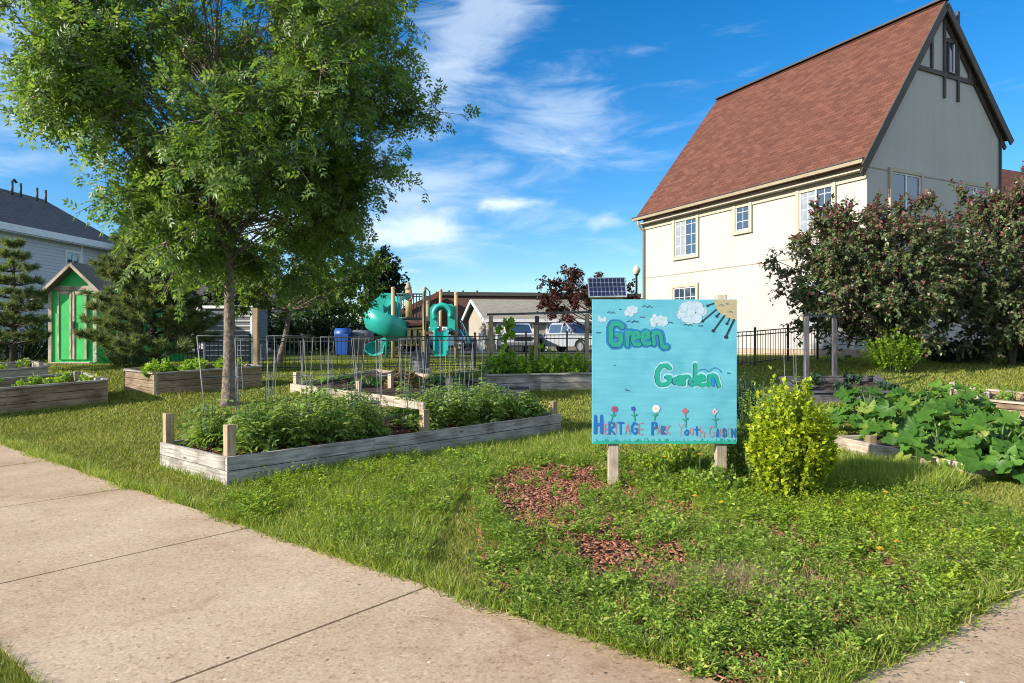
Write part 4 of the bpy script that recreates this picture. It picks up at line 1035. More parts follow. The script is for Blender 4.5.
# ================================================================== BLACK IRON FENCES
def fence(label, pts, h=.84, sp=.105, pm=.045):
    """pts: ground points of the posts"""
    t = thing('iron_fence', pts[0], label, 'fence', 'black iron fences')
    for p in pts:
        m2 = MB(); m2.beam(p - UP * .05, p + UP * (h + .06), pm, pm, (0, 1, 0)); m2.lathe(p + UP * (h + .06), [(.001, 0), (.035, 0), (.035, .015), (.001, .05)], 8); obj('post', m2, M['black_metal'], t)
    ra = MB(); pk = MB()
    for p, q_ in zip(pts[:-1], pts[1:]):
        for z in (.10, h - .10, h - .005): ra.beam(p + UP * z, q_ + UP * z, .022, .026)
        n = max(2, int((q_ - p).length / sp))
        for k in range(1, n):
            a = p.lerp(q_, k / n); pk.beam(a + UP * .05, a + UP * (h - .02), .013, .013, (0, 1, 0))
    obj('rail', ra, M['black_metal'], t); obj('pickets', pk, M['black_metal'], t)
def fp(px, py): return G(px, py)
fence('long black iron fence in front of the playground and parked trucks', [fp(x, y) for x, y in ((150, 371), (196, 371.3), (250, 371.6), (303, 371.6), (363, 371), (420, 370), (475, 369), (526, 367), (567, 366), (610, 365))])
fence('black iron fence stepping uphill beside the cream house wall', [fp(x, y) for x, y in ((700, 370), (755, 366), (788, 361.5), (817.5, 359.5))], h=.86)

# ================================================================== PLAYGROUND
PY = 27.0
pg = thing('playground_structure', gp(420, PY), 'playground climbing frame with tan posts, teal spiral slide and railings', 'playground')
def pz(py, Y=PY): return EYE + (CY - py) / F * Y
def px_(x, Y=PY): return (x - CX) / F * Y
for x, top, dy in ((393, 288, 0), (424.5, 288, 0), (456, 293, -.2), (440.5, 290, 1.4), (400, 300, 1.5), (427.5, 302, 1.5)):
    m2 = MB(); Y = PY + dy; m2.tube([(px_(x, Y), Y, zf(0, Y) - .05), (px_(x, Y), Y, pz(top, Y))], .075 if dy < 1 else .065, 10); m2.lathe((px_(x, Y), Y, pz(top, Y)), [(.08, -.05), (.085, .0), (.06, .04), (.001, .05)], 10); obj('post', m2, M['post_tan'], pg)
mb = MB(); mb.beam((px_(392), PY + .8, pz(322)), (px_(426), PY + .8, pz(322)), 1.6, .12); obj('deck', mb, M['barn'], pg)
mb = MB(); mb.beam((px_(426), PY + .7, pz(333)), (px_(457), PY + .7, pz(333)), 1.5, .12); obj('deck', mb, M['barn'], pg)
mb = MB()
for z in (294, 318): mb.tube([(px_(394), PY, pz(z)), (px_(424), PY, pz(z))], .028, 6)
for x in (397.5, 400.5, 403.5, 413.5, 416.5, 419.5, 422): mb.tube([(px_(x), PY, pz(318)), (px_(x), PY, pz(294))], .018, 5)
for z in (294, 318): mb.tube([(px_(394), PY + 1.55, pz(z)), (px_(424), PY + 1.55, pz(z))], .028, 6)
obj('railing', mb, M['teal_dark'], pg)
mb = MB(); mb.tube([(px_(424.5), PY - .05, pz(330)), (px_(424), PY - .1, pz(292)), (px_(427), PY - .1, pz(288.5)), (px_(430), PY - .1, pz(292)), (px_(430.5), PY - .05, pz(318))], .03, 7); obj('grab_bar', mb, M['teal_dark'], pg)
# play panel with a red wheel and pale figure
mb = MB(); mb.tube([(px_(409), PY - .06, pz(317)), (px_(409), PY - .06, pz(290))], .13, 8); obj('play_panel', mb, M['post_tan'], pg)
mb = MB(); mb.tube([(px_(409), PY - .2, pz(297)), (px_(409), PY - .12, pz(297))], .16, 14); pw = obj('play_wheel', mb, M['teal_dark'], pg)
mb = MB(); mb.tube([(px_(409) + .16 * math.cos(a), PY - .2, pz(297) + .16 * math.sin(a)) for a in np.linspace(-1.2, 1.2, 8)], .04, 6); obj('red_rim', mb, M['red'], pw)
mb = MB(); mb.lathe((px_(408.5), PY - .06, pz(290)), [(.001, 0), (.12, .02), (.14, .1), (.08, .2), (.09, .26), (.001, .34)], 10); obj('finial', mb, M['wood_pale'], pg)
# barrier of vertical logs under the deck
mb = MB(); mb.tube([(px_(398), PY + .1, pz(330)), (px_(423), PY + .1, pz(328))], .05, 7); mb.tube([(px_(398), PY + .1, pz(345)), (px_(423), PY + .1, pz(345))], .04, 7)
for x in (402, 408.5, 414.5, 420): mb.tube([(px_(x), PY + .1, pz(346)), (px_(x), PY + .1, pz(330))], .085, 8)
obj('log_barrier', mb, M['post_tan'], pg)
mb = MB(); mb.beam((px_(398), PY + 1.2, pz(336)), (px_(424), PY + 1.2, pz(336)), .05, .9); obj('crawl_panel', mb, M['barn'], pg)
# spiral slide: an open trough swept round a column
cxs = px_(384.5); cys = PY + .3; r0, r1 = .12, .78
nseg = 40; sec = []
mb = MB(); prof = [(r0, .25), (r0, 0), (.32, -.10), (.6, -.10), (r1, .02), (r1 + .08, .28), (r1 + .10, .62)]
a0, a1 = R(60), R(60 + 475)
for i in range(nseg + 1):
    f = i / nseg; a = a0 + (a1 - a0) * f; z = pz(317) + (pz(353) - pz(317)) * f
    wall = 1.45 if f < .35 else 1.45 - 1.0 * (f - .35) / .65
    for (rr, zz_) in prof:
        k = wall if rr > r1 else 1
        mb.v.append(Vector((cxs + rr * math.cos(a), cys + rr * math.sin(a), z + zz_ * k)))
n = len(prof)
for i in range(nseg):
    for j in range(n - 1): mb.face((i * n + j, i * n + j + 1, (i + 1) * n + j + 1, (i + 1) * n + j), None, True)
sl = obj('spiral_slide', mb, M['teal'], pg); so = sl.modifiers.new('solid', 'SOLIDIFY'); so.thickness = .03
# entrance hood
mb = MB()
hpz = [(px_(380) + 0, pz(298)), (px_(383), pz(294)), (px_(393), pz(293))]
mb.prism([(px_(378.5), PY + .1, pz(322)), (px_(378.5), PY + .1, pz(295)), (px_(381), PY + .1, pz(292.5)), (px_(392), PY + .1, pz(293)), (px_(392), PY + .1, pz(299)), (px_(386), PY + .1, pz(299)), (px_(382.5), PY + .1, pz(305)), (px_(384), PY + .1, pz(322))], (0, .06, 0))
mb.tube([(px_(385), PY + .3, zf(0, PY)), (px_(385), PY + .3, pz(318))], .05, 8)
mb.prism([(px_(366), PY + .45, pz(312)), (px_(371), PY + .45, pz(300)), (px_(379), PY + .45, pz(294)), (px_(379), PY + .45, pz(320)), (px_(364), PY + .45, pz(320))], (0, .5, 0))
obj('slide_hood', mb, M['teal'], sl)
# straight slide with round arch
mb = MB(); Y2 = PY - .35
out_ = [(px_(430, Y2), pz(331, Y2)), (px_(430, Y2), pz(308, Y2)), (px_(434, Y2), pz(304, Y2)), (px_(452, Y2), pz(304, Y2)), (px_(455, Y2), pz(308, Y2)), (px_(455, Y2), pz(331, Y2))]
hole = [(px_(442.5, Y2) + .2 * math.cos(R(a)), pz(316, Y2) + .26 * math.sin(R(a))) for a in range(180, -1, -20)]
L_ = [(x, Y2, z) for x, z in out_[:3]] ; top = pz(304, Y2)
ringp = [(hole[0][0], pz(331, Y2))] + hole + [(hole[-1][0], pz(331, Y2))]
mb.prism([(x, Y2, z) for x, z in out_] + [(x, Y2, z) for x, z in ringp[::-1]], (0, .05, 0))
arch = obj('arch_panel', mb, M['teal'], pg)
mb = MB(); mb.tube([(px_(442.5, Y2) + .33 * math.cos(R(a)), Y2 - .1, pz(314, Y2) + .34 * math.sin(R(a))) for a in range(215, -36, -12)], .10, 10); obj('arch_tube', mb, M['teal'], arch)
mb = MB(); T0, T1 = Vector((px_(441, Y2), Y2, pz(332, Y2))), Vector((px_(440.5, Y2 - 1.6), Y2 - 1.6, zf(0, Y2 - 1.6) + .12))
sd_ = Vector((1, 0, 0))
for o, w_, h_ in ((0, .42, .04),): mb.beam(T0, T1, w_, h_)
for s in (-1, 1): mb.beam(T0 + sd_ * .25 * s + UP * .10, T1 + sd_ * .25 * s + UP * .10, .08, .26)
obj('straight_slide', mb, M['teal'], pg, .01)
mb = MB(); mb.tube([(px_(457), PY, pz(312)), (px_(472), PY - .8, pz(340))], .03, 6); mb.tube([(px_(457), PY, pz(322)), (px_(472), PY - .8, pz(350))], .03, 6)
for k in range(5):
    f = .15 + k * .18; a = Vector((px_(457), PY, pz(312))).lerp(Vector((px_(472), PY - .8, pz(340))), f); mb.tube([a, a - UP * .38], .016, 5)
obj('stair_rail', mb, M['teal_dark'], pg)
mb = MB()
for k in range(5): a = Vector((px_(457), PY + .3, pz(336))).lerp(Vector((px_(470), PY - .5, pz(354))), k / 4); mb.box(a, .3, .8, .06)
obj('stair', mb, M['barn'], pg)

# bins, straw pile, dark tub
def bin_(px, Y, h, w, label, mt):
    p = gp(px, Y); t = thing('wheeled_bin', p, label, 'bin')
    mb = MB(); k = .82
    lo = [(p.x + sx * w / 2 * k, p.y + sy_ * w / 2 * k, p.z + .06) for sx, sy_ in ((-1, -1), (1, -1), (1, 1), (-1, 1))]; hi = [(p.x + sx * w / 2, p.y + sy_ * w / 2, p.z + h * .88) for sx, sy_ in ((-1, -1), (1, -1), (1, 1), (-1, 1))]
    i = 0; mb.v += [Vector(q_) for q_ in lo + hi]
    mb.face((3, 2, 1, 0)); mb.face((4, 5, 6, 7))
    for j in range(4): mb.face((j, (j + 1) % 4, (j + 1) % 4 + 4, j + 4))
    obj('body', mb, mt, t, .02)
    mb = MB(); mb.tube([(p.x - w / 2 * 1.05, p.y, p.z + h * .88), (p.x + w / 2 * 1.05, p.y, p.z + h * .88)], w * .42, 14); obj('lid', mb, mt, t)
    for s in (-1, 1): mb = MB(); mb.tube([(p.x + s * w * .4, p.y + w * .4, p.z + .1), (p.x + s * w * .48, p.y + w * .4, p.z + .1)], .1, 12); obj('wheel', mb, M['black_metal'], t)
M['blue'] = plain('blue_plastic', (.012, .075, .32), (.01, .06, .26), 3, .45); M['grey_pl'] = plain('grey_plastic', (.10, .11, .13), None, 3, .5)
bin_(343, 30, 1.1, .62, 'blue wheeled bin behind the iron fence', M['blue'])
bin_(363, 30.5, .95, .8, 'dark grey wheeled bin beside the blue one', M['grey_pl'])
p = G(421, 376); tb_ = thing('plastic_tub', p, 'dark grey ribbed plastic tub beside the straw pile', 'tub')
mb = MB(); r_ = 9.5 / F * p.y; h_ = 23 / F * p.y; pr = [(.001, 0), (r_ * .85, 0)]
for k in range(6): z = h_ * (k + .5) / 6.5; pr += [(r_ * (.87 + .02 * k), z), (r_ * (.90 + .02 * k), z + .02), (r_ * (.87 + .02 * k), z + .05)]
pr += [(r_ * 1.04, h_), (r_ * 1.0, h_ + .02), (r_ * .9, h_), (r_ * .85, h_ * .6), (.001, h_ * .6)]
mb.lathe(p, pr, 20); obj('body', mb, M['grey_pl'], tb_)
m2 = MB(); m2.tube([p + UP * h_ + Vector((r_ * math.cos(a), r_ * math.sin(a), 0)) for a in np.linspace(0, 6.28, 20)], .015, 6); obj('rim', m2, M['grey_pl'], tb_)

# ================================================================== PICKUP TRUCKS
def pickup(Y, px, heading, paintm, label, suv=False):
    p = gp(px, Y); t = thing('parked_pickup', p, label, 'truck', 'pickups parked in front of the garage')
    f = Vector((math.sin(heading), -math.cos(heading), 0)); s = Vector((-f.y, f.x, 0))
    q_ = lambda a, b_, z: p + f * a + s * b_ + UP * z
    hw = .93
    # body profile along f (side view)
    pr = [(-2.7, .5), (-2.75, .95), (-2.7, 1.12), (-.9, 1.12), (1.0, 1.12), (2.45, 1.02), (2.68, .92), (2.72, .45), (2.3, .38), (2.2, .62), (1.95, .78), (1.6, .78), (1.35, .62), (1.25, .36), (-1.25, .36), (-1.35, .62), (-1.6, .78), (-1.95, .78), (-2.2, .62), (-2.3, .42)]
    mb = MB(); mb.prism([q_(a, -hw, z) for a, z in pr], s * 2 * hw); obj('body', mb, paintm, t, .03)
    back = -2.5 if suv else -1.1
    cab = [(back, 1.10), (back + .12, 1.66), (back + .3, 1.74), (.25, 1.74), (.45, 1.68), (1.15, 1.10)]
    mb = MB(); n = len(cab); k = .78
    for w_, kk in ((-hw + .03, 1), (hw - .03, 1)):
        for a, z in cab: mb.v.append(q_(a, w_ * (1 if z < 1.2 else .84), z))
    mb.face(range(n)[::-1]); mb.face(range(n, 2 * n))
    for j in range(n): mb.face((j, (j + 1) % n, (j + 1) % n + n, j + n))
    cb = obj('cab', mb, paintm, t, .02)
    g_ = MB(); e_ = .012
    g_.quad(q_(1.08 + e_ * 2, -.76, 1.17), q_(1.08 + e_ * 2, .76, 1.17), q_(.50 + e_ * 2, .68, 1.65), q_(.50 + e_ * 2, -.68, 1.65)); obj('windscreen', g_, M['glass'], cb)
    for sg in (-1, 1):
        zt = 1.64; zb_ = 1.16
        def lat(z): return sg * (hw - .03) * (1 - .16 * (z - 1.10) / .64) + sg * .012
        spans = [(-.98 if not suv else -.6, .05)] + ([(.10, .95)]) + ([(-2.2, -.7)] if suv else [])
        for a, b_ in spans:
            g_ = MB(); top_b = min(b_, .42) if b_ > .2 else b_
            g_.quad(q_(a + .03, lat(zb_), zb_), q_(b_, lat(zb_), zb_), q_(top_b, lat(zt), zt), q_(a + .08, lat(zt), zt)); obj('side_window', g_, M['glass'], cb)
        m2 = MB(); m2.box(q_(.95, sg * 1.06, 1.28), .12, .2, .2, f); obj('mirror', m2, paintm, t, .03)
        m2 = MB(); m2.box(q_(2.66, sg * .70, .84), .08, .36, .18, f); obj('headlight', m2, M['blind'], t, .02)
        for a in (1.78, -1.78):
            m2 = MB(); m2.tube([q_(a, sg * .72, .37), q_(a, sg * .95, .37)], .37, 20); wh = obj('wheel', m2, M['black_metal'], t, .02)
            m2 = MB(); m2.tube([q_(a, sg * .94, .37), q_(a, sg * .965, .37)], .22, 14); obj('rim', m2, M['wire'], wh)
    m2 = MB(); m2.box(q_(2.70, 0, .82), .06, .98, .26, f); obj('grille', m2, M['black_metal'], t, .01)
    m2 = MB(); m2.box(q_(2.76, 0, .52), .14, 1.84, .2, f); obj('bumper', m2, M['wire'], t, .03)
    return t
M['truck_w'] = plain('white_car_paint', (.52, .53, .54), (.48, .49, .50), 2, .25, spec=.6); M['truck_s'] = plain('silver_car_paint', (.40, .43, .47), (.37, .40, .44), 2, .25, metal=.3)
M['car_b'] = plain('blue_car_paint', (.03, .10, .20), None, 2, .25); M['car_d'] = plain('dark_car_paint', (.05, .055, .065), None, 2, .25)
pickup(41, 516, R(8), M['truck_w'], 'white pickup behind the left half of the bean trellis')
pickup(40, 571, R(38), M['truck_s'], 'silver pickup behind the right half of the bean trellis')
pickup(50, 447, R(60), M['car_b'], 'dark blue pickup half hidden behind the slide stairs', True)
pickup(42, 378, R(75), M['car_d'], 'dark pickup parked behind the spiral slide', True)
# ================================================================== TREES
def rnd_dir(rs, n):
    d = rs.normal(0, 1, (n, 3)); return norm(d)
def tree(name, label, cat, base, cc, rad, trunk_r, ncl, tw, leaf_t, lsize, lwid, leafm, barkm, seed, fork=.3, twl=.6, nleaf=12, group=None, inner=.35, droop=.25, low=-.9, extra=None, lean=(0, 0), wobble=.25, up=.25, stems=1, limb=.42, shape=None, steep=(.45, .95), clump=0):
    """cc crown centre, rad crown radii; ncl boughs, each tw twigs with nleaf leaves"""
    rs = np.random.RandomState(seed); t = thing(name, base, label, cat, group)
    cc = np.array(cc, float); rad = np.array(rad, float); base_ = np.array(base, float)
    top = np.array([cc[0] + lean[0], cc[1] + lean[1], cc[2] + rad[2] * .8])
    mb = MB(); TR = []
    for sidx in range(stems):
        off = np.array([0, 0, 0]) if stems == 1 else np.array([math.cos(sidx * 2.4), math.sin(sidx * 2.4), 0]) * rad[0] * .35
        pts = []; ph = rs.uniform(0, 6)
        for i in range(13):
            f = i / 12; p = base_ * (1 - f) + (top + off) * f
            w_ = wobble * trunk_r * 5 * math.sin(f * 5 + ph) * f
            p = p + np.array([w_, .5 * w_, 0]); pts.append(p)
        rr = [trunk_r * (1 - .88 * (i / 12) ** .8) for i in range(13)]
        flare = base_ * (1 - .014) + (top + off) * .014; mb.tube([pts[0] - [0, 0, .04], flare] + pts[1:], [rr[0] * 1.55, rr[0] * 1.08] + rr[1:], 14); TR.append((pts, rr))
    d = rnd_dir(rs, ncl * 3); ph = rs.uniform(0, 6.28, 6)
    rn = 1 + .16 * np.sin(d[:, 0] * 4 + ph[0]) * np.sin(d[:, 2] * 5 + ph[1]) + .10 * np.sin(d[:, 1] * 9 + d[:, 2] * 8 + ph[2]) + rs.normal(0, .05, len(d))
    r = rs.uniform(inner ** 3, 1, len(d)) ** (1 / 3.) * (np.clip(rn, .6, 1.03) if clump else rn)
    d = d[(d[:, 2] > low)]; r = r[:len(d)]
    C = cc + d[:ncl] * r[:ncl, None] * rad
    if clump:        # gather the twig ends into boughs with gaps between them
        K = C[:ncl // clump]; C = K[rs.randint(len(K), size=ncl)] + rs.normal(0, 1, (ncl, 3)) * [.29, .29, .25]
    if shape: C = shape(C, cc, rad)
    P = []; D = []; Nn = []; S = []
    for c in C:
        pts, rr = TR[rs.randint(stems)]
        hz = math.hypot(c[0] - cc[0], c[1] - cc[1])
        zs = max(base_[2] + (cc[2] + rad[2] - base_[2]) * fork * .8 * (rs.uniform(.85, 1.8) if clump else 1), c[2] - hz * rs.uniform(*steep)); zs = min(zs, top[2] - .3)
        f = (zs - base_[2]) / (top[2] - base_[2]); i = min(11, int(f * 12)); g_ = f * 12 - i
        s0 = np.array(pts[i]) * (1 - g_) + np.array(pts[i + 1]) * g_; r0 = rr[i] * limb
        mid = (s0 + c) / 2 + np.array([0, 0, -.06 * hz]) + rs.normal(0, .05, 3) * hz
        q = [s0, s0 * .45 + mid * .55, mid, mid * .5 + c * .5 + [0, 0, .03 * hz], c]
        mb.tube(q, [max(r0 * k, .008) for k in (1, .75, .55, .35, .15)], 6, False)
        ax = norm(c - cc * .75 - s0 * .25 + [0, 0, up])
        for _ in range(tw):
            dd = norm(ax * .75 + rs.normal(0, .62, 3) + [0, 0, -.05]); L = twl * rs.uniform(.5, 1.25)
            e = c + dd * L + [0, 0, -droop * .25 * L]
            mb.tube([c, (c + e) / 2 + [0, 0, .06 * L], e], [.011, .007, .004], 3, False)
            n = nleaf; ff = rs.uniform(.12, 1.04, n)[:, None]
            pp = c + (e - c) * ff + np.array([0, 0, .24 * L]) * ff * (1 - ff)
            ld = norm(dd * .55 + rs.normal(0, .75, (n, 3)) + [0, 0, -droop])
            nn_ = norm(np.array([0, 0, 1.0]) + rs.normal(0, .55, (n, 3)) + (pp - cc) * .12)
            P.append(pp); D.append(ld); Nn.append(nn_); s = rs.uniform(.7, 1.2, n)[:, None] * lsize
            S.append(np.concatenate([s * lwid, s, s], 1))
    P, D, Nn, S = map(np.concatenate, (P, D, Nn, S))
    obj('trunk', mb, barkm, t)
    V, I = scatter(leaf_t[0], leaf_t[1], P, D, Nn, S)
    npobj('crown', V, I, leafm, t)
    if extra:
        m2, frac, = extra; k = P[:, 2] > np.quantile(P[:, 2], 1 - frac); k &= rs.uniform(size=len(k)) < .6 * (1 - (P[:, 2].max() - P[:, 2]) / (P[:, 2].max() - np.quantile(P[:, 2], 1 - frac)))
        V, I = scatter(leaf_t[0], leaf_t[1], P[k] + [0, 0, .04], norm(D[k] + [0, 0, .8]), Nn[k], S[k]); npobj('young_leaves', V, I, m2, t)
    return t
def ash_shape(C, cc, rad):
    f = np.clip((cc[2] - C[:, 2]) / rad[2], 0, 1); left = C[:, 0] < cc[0]
    k = np.where(left, np.maximum(1 - .98 * f ** 1.3, .1), 1 - .22 * f * f); C = C.copy(); C[:, 0] = cc[0] + (C[:, 0] - cc[0]) * k; return C
# the big ash, crown from about 1.6 m to above the frame
tb0 = G(229, 405); TY = tb0.y
wx = lambda px, Y: (px - CX) / F * Y
print('ash base', tb0)
tree('ash_tree', 'large leafy ash tree with grey trunk standing behind the front raised bed', 'tree', tb0,
     (wx(222, TY), TY, 5.68), (wx(417, TY) - wx(222, TY) - .10, 3.1, 3.22), .125, 430, 8, COMP_ASH, .225, 1.0, M['ash'], M['bark'], 11, fork=.42, twl=.70, nleaf=9, inner=.3, droop=.35, low=-.97, up=.15, limb=.20, shape=ash_shape, steep=(.6, 1.15), clump=5)
Y = 20
tree('young_tree', 'smaller tree with pale trunk behind the wire cages, its crown merging into the big one', 'tree', gp(279, Y), (wx(305, Y), Y, EYE + 2.1), (2.3, 1.8, 1.55), .10, 95, 7, LEAF2, .14, .55, M['ash_far'], M['bark'], 12, limb=.2, fork=.45, twl=.4, nleaf=14, low=-.8)
def back_tree(px, Y, top, bot, w, label, seed, mt='ash_far', n=90, ls=.22):
    cz = EYE + (CY - (top + bot) / 2) / F * Y; rz = (bot - top) / 2 / F * Y; b = gp(px, Y)
    tree('background_tree', label, 'tree', b, (b.x, Y, cz), (w / 2 / F * Y, w / 2 / F * Y * .8, rz), .16, n, 6, LEAF2, ls, .6, M[mt], M['bark_dark'], seed, fork=.3, twl=.7, nleaf=14, low=-.95, group='trees behind the garden', inner=.1)
back_tree(382, 38, 256, 350, 30, 'dark tree rising just left of the playground slide', 21, 'dark_leaf', 80, .25)
back_tree(320, 42, 262, 352, 90, 'broad green tree behind the young tree and blue bin', 22, 'ash_far', 110, .28)
back_tree(230, 44, 250, 352, 90, 'green tree far behind the big ash trunk', 23, 'dark_leaf', 90, .28)
back_tree(140, 36, 235, 352, 90, 'dark tree behind the pine and the green shed', 24, 'dark_leaf', 90, .28)
# burgundy tree by the trucks
Y = 30
tree('burgundy_tree', 'burgundy leaved ornamental tree between the silver pickup and the sign', 'tree', gp(598, Y), (wx(590, Y), Y, EYE + 1.95), (2.0, 1.4, 1.15), .09, 64, 7, LEAF2, .15, .6, M['burgundy'], M['bark_dark'], 31, fork=.3, twl=.45, nleaf=13, inner=.2, up=.5)
# crabapples in front of the gable
Y = 16.2
cb_ = gp(893, Y)
tree('crabapple_tree', 'round crabapple tree with reddish tips hiding the corner of the cream house', 'tree', cb_, (wx(876, Y), Y, EYE + 1.48), (2.0, 1.5, 1.72), .06, 330, 8, LEAF, .105, .62, M['crab'], M['bark_dark'], 41, fork=.2, twl=.42, nleaf=13, group='crabapple trees beside the house', inner=.25, extra=(M['crab_red'], .35), low=-.97, stems=2, up=.35)
Y = 16.6
tree('crabapple_tree', 'taller crabapple tree cut by the right edge of the photo', 'tree', gp(1012, Y), (wx(1014, Y), Y, EYE + 1.65), (1.95, 1.5, 2.05), .06, 330, 8, LEAF, .105, .62, M['crab'], M['bark_dark'], 42, fork=.2, twl=.42, nleaf=13, group='crabapple trees beside the house', inner=.25, extra=(M['crab_red'], .35), low=-.97, stems=2, up=.35)
# --- shrubs: leaves on arching stems from the ground
def shrub(name, label, cat, base, r, h, nst, nl, lsz, lw, leafm, seed, leaf_t=LEAF, spread=1.0, group=None, stemm='stem', top=.5, loosen=.35, ry=None, flat=.25):
    rs = np.random.RandomState(seed); t = thing(name, base, label, cat, group); mb = MB(); P = []; D = []; Nn = []; S = []
    base = np.array(base, float); ry = ry or r
    for k in range(nst):
        a = rs.uniform(0, 6.283); q = math.sqrt(rs.uniform(0, 1)); hh = h * (1 - top * q * q) * rs.uniform(.68, 1.07) * (1 + .12 * math.sin(a * 3 + seed))
        e = base + [math.cos(a) * q * r, math.sin(a) * q * ry, hh]; b_ = base + [math.cos(a) * q * r * spread * .35, math.sin(a) * q * ry * spread * .35, -.03]
        m_ = (b_ + e) / 2 + [math.cos(a) * q * r * .12, math.sin(a) * q * ry * .12, hh * .08]
        mb.tube([b_, m_, e], [.006, .005, .002], 4, False)
        ff = rs.uniform(.18, 1.03, nl)[:, None]
        p = b_ * (1 - ff) ** 2 + 2 * m_ * ff * (1 - ff) + e * ff ** 2 + rs.normal(0, .012, (nl, 3))
        out_ = norm((p - base) * [1, 1, .3] + rs.normal(0, .12, (nl, 3)))
        d = norm(out_ + rs.normal(0, .7, (nl, 3)) + [0, 0, flat]); P.append(p); D.append(d); Nn.append(norm(np.array([0, 0, 1.]) + rs.normal(0, loosen, (nl, 3)) + out_ * .4))
        s = rs.uniform(.6, 1.2, nl)[:, None] * lsz; S.append(np.concatenate([s * lw, s, s], 1))
    P, D, Nn, S = map(np.concatenate, (P, D, Nn, S))
    obj('stems', mb, M[stemm], t); V, I = scatter(leaf_t[0], leaf_t[1], P, D, Nn, S); npobj('foliage', V, I, leafm, t); return t
gs = G(790, 499)
shrub('golden_shrub', 'bright yellow green leafy shrub standing just right of the sign', 'shrub', gs, .37, .98, 260, 54, .05, .72, M['golden'], 51, top=.50, ry=.36)
bs_ = G(893, 372)
shrub('green_shrub', 'bright green shrub under the crabapple tree in front of the house', 'shrub', bs_, .72, 1.0, 110, 46, .07, .6, M['bush_green'], 52, top=.4)
b_ = G(822, 372)
for i, (px, Y, r, h, lab) in enumerate(((960, 17.0, 1.3, .55, 'low dark hedge at the house foot behind the crabapple trunks'), (1040, 17.0, 1.2, .7, 'low dark hedge at the right edge under the taller crabapple'))):
    shrub('dark_hedge', lab, 'hedge', gp(px, Y), r, h, 120, 40, .08, .6, M['dark_leaf'], 60 + i, ry=.5, top=.2)
shrub('hedge', 'dark clipped hedge behind the blue bin and wire cages', 'hedge', gp(320, 33), 4.2, 1.75, 330, 60, .16, .65, M['dark_leaf'], 63, ry=.8, top=.05)
shrub('dark_shrub', 'dark shrubs at the foot of the grey house behind the small pine', 'shrub', gp(20, 20.5), 1.9, 1.35, 160, 50, .09, .6, M['dark_leaf'], 64, ry=.8, top=.25)
shrub('dark_shrub', 'dusky bush against the right side wall of the green shed', 'shrub', gp(128, 18.0), .7, .65, 80, 40, .07, .6, M['pine'], 65, top=.5)
shrub('blue_green_shrub', 'dusky blue green bush peeping out behind the right edge of the sign', 'shrub', G(744, 424), .30, .78, 90, 44, .05, .5, M['kale'], 66, top=.4)
shrub('leafy_perennial', 'bushy green perennial between the sign and the golden shrub', 'plant', G(748, 482), .26, .62, 80, 34, .045, .55, M['weed'], 67, top=.4)
shrub('leafy_perennial', 'yellow green low perennial under the middle of the sign', 'plant', G(672, 474), .42, .30, 100, 26, .04, .6, M['weed_y'], 68, top=.4, ry=.3)
shrub('leafy_perennial', 'green low perennial around the foot of the right sign post', 'plant', G(712, 492), .3, .22, 60, 26, .045, .7, M['weed'], 69, top=.4)
shrub('salvia_plant', 'tall leafy plant with thin upright stems behind the golden shrub', 'plant', G(772, 432), .45, .72, 70, 26, .055, .35, M['weed'], 70, top=.3)

# --- pines
def pine(label, base, h, r, seed, ntuft, lowf=.1, lean=0, wh=15):
    rs = np.random.RandomState(seed); t = thing('pine_tree', base, label, 'pine tree', 'pine trees near the shed'); base = np.array(base, float); mb = MB()
    topp = base + [lean, 0, h]; mb.tube([base, base * .5 + topp * .5 + [.03, 0, 0], topp], [.09 * h / 3.4, .06 * h / 3.4, .015], 9); P = []; D = []
    for k in range(wh):
        f = lowf + (1 - lowf) * (k / (wh - 1)) ** .9; L0 = r * (1 - f) ** .65 * (1 if f > .2 else .8 + f) + .1; s0 = base + (topp - base) * f
        for j in range(8):
            a = j * 6.283 / 8 + k * .9 + rs.uniform(-.25, .25); L = L0 * rs.uniform(.7, 1.12); dz = rs.uniform(.10, .45)
            e = s0 + [math.cos(a) * L, math.sin(a) * L, L * dz]; m_ = (s0 + e) / 2 + [0, 0, -L * .05]; mb.tube([s0, m_, e], [.022, .014, .006], 4, False)
            for q in range(max(3, int(L * 9))):
                g_ = rs.uniform(.3, 1); p = s0 * (1 - g_) ** 2 + 2 * m_ * g_ * (1 - g_) + e * g_ ** 2; a2 = a + rs.choice([-1, 1]) * rs.uniform(.3, 1.1)
                l2 = .38 * L * (1.15 - g_) + .1; e2 = p + [math.cos(a2) * l2, math.sin(a2) * l2, l2 * rs.uniform(.1, .7)]; mb.tube([p, e2], [.006, .003], 3, False)
                for w_ in (.35, .6, .85, 1.0):
                    c = p + (e2 - p) * w_; dd = norm(e2 - p); n = ntuft
                    P.append(np.repeat(c[None], n, 0) + rs.normal(0, .015, (n, 3))); D.append(norm(dd * .8 + rs.normal(0, .6, (n, 3)) + [0, 0, .15]))
    P, D = map(np.concatenate, (P, D)); n = len(P); print('needles', n)
    s = rs.uniform(.7, 1.2, n)[:, None] * .15
    tri = (np.array([[-.5, 0, 0], [.5, 0, 0], [0, 1, 0]]), np.array([[0, 1, 2]])); V, I = scatter(tri[0], tri[1], P, D, rs.normal(0, 1, (n, 3)), np.concatenate([s * .13, s, s], 1))
    obj('trunk', mb, M['bark_dark'], t); npobj('crown', V, I, M['pine'], t)
pb = gp(158, 16.6)
pine('bushy green pine tree in front of the green shed, left of the big trunk', pb, (EYE + (CY - 222) / F * 16.6) - pb.z, 1.5, 71, 30, .10, lean=-.45)
pb = gp(13, 16.8)
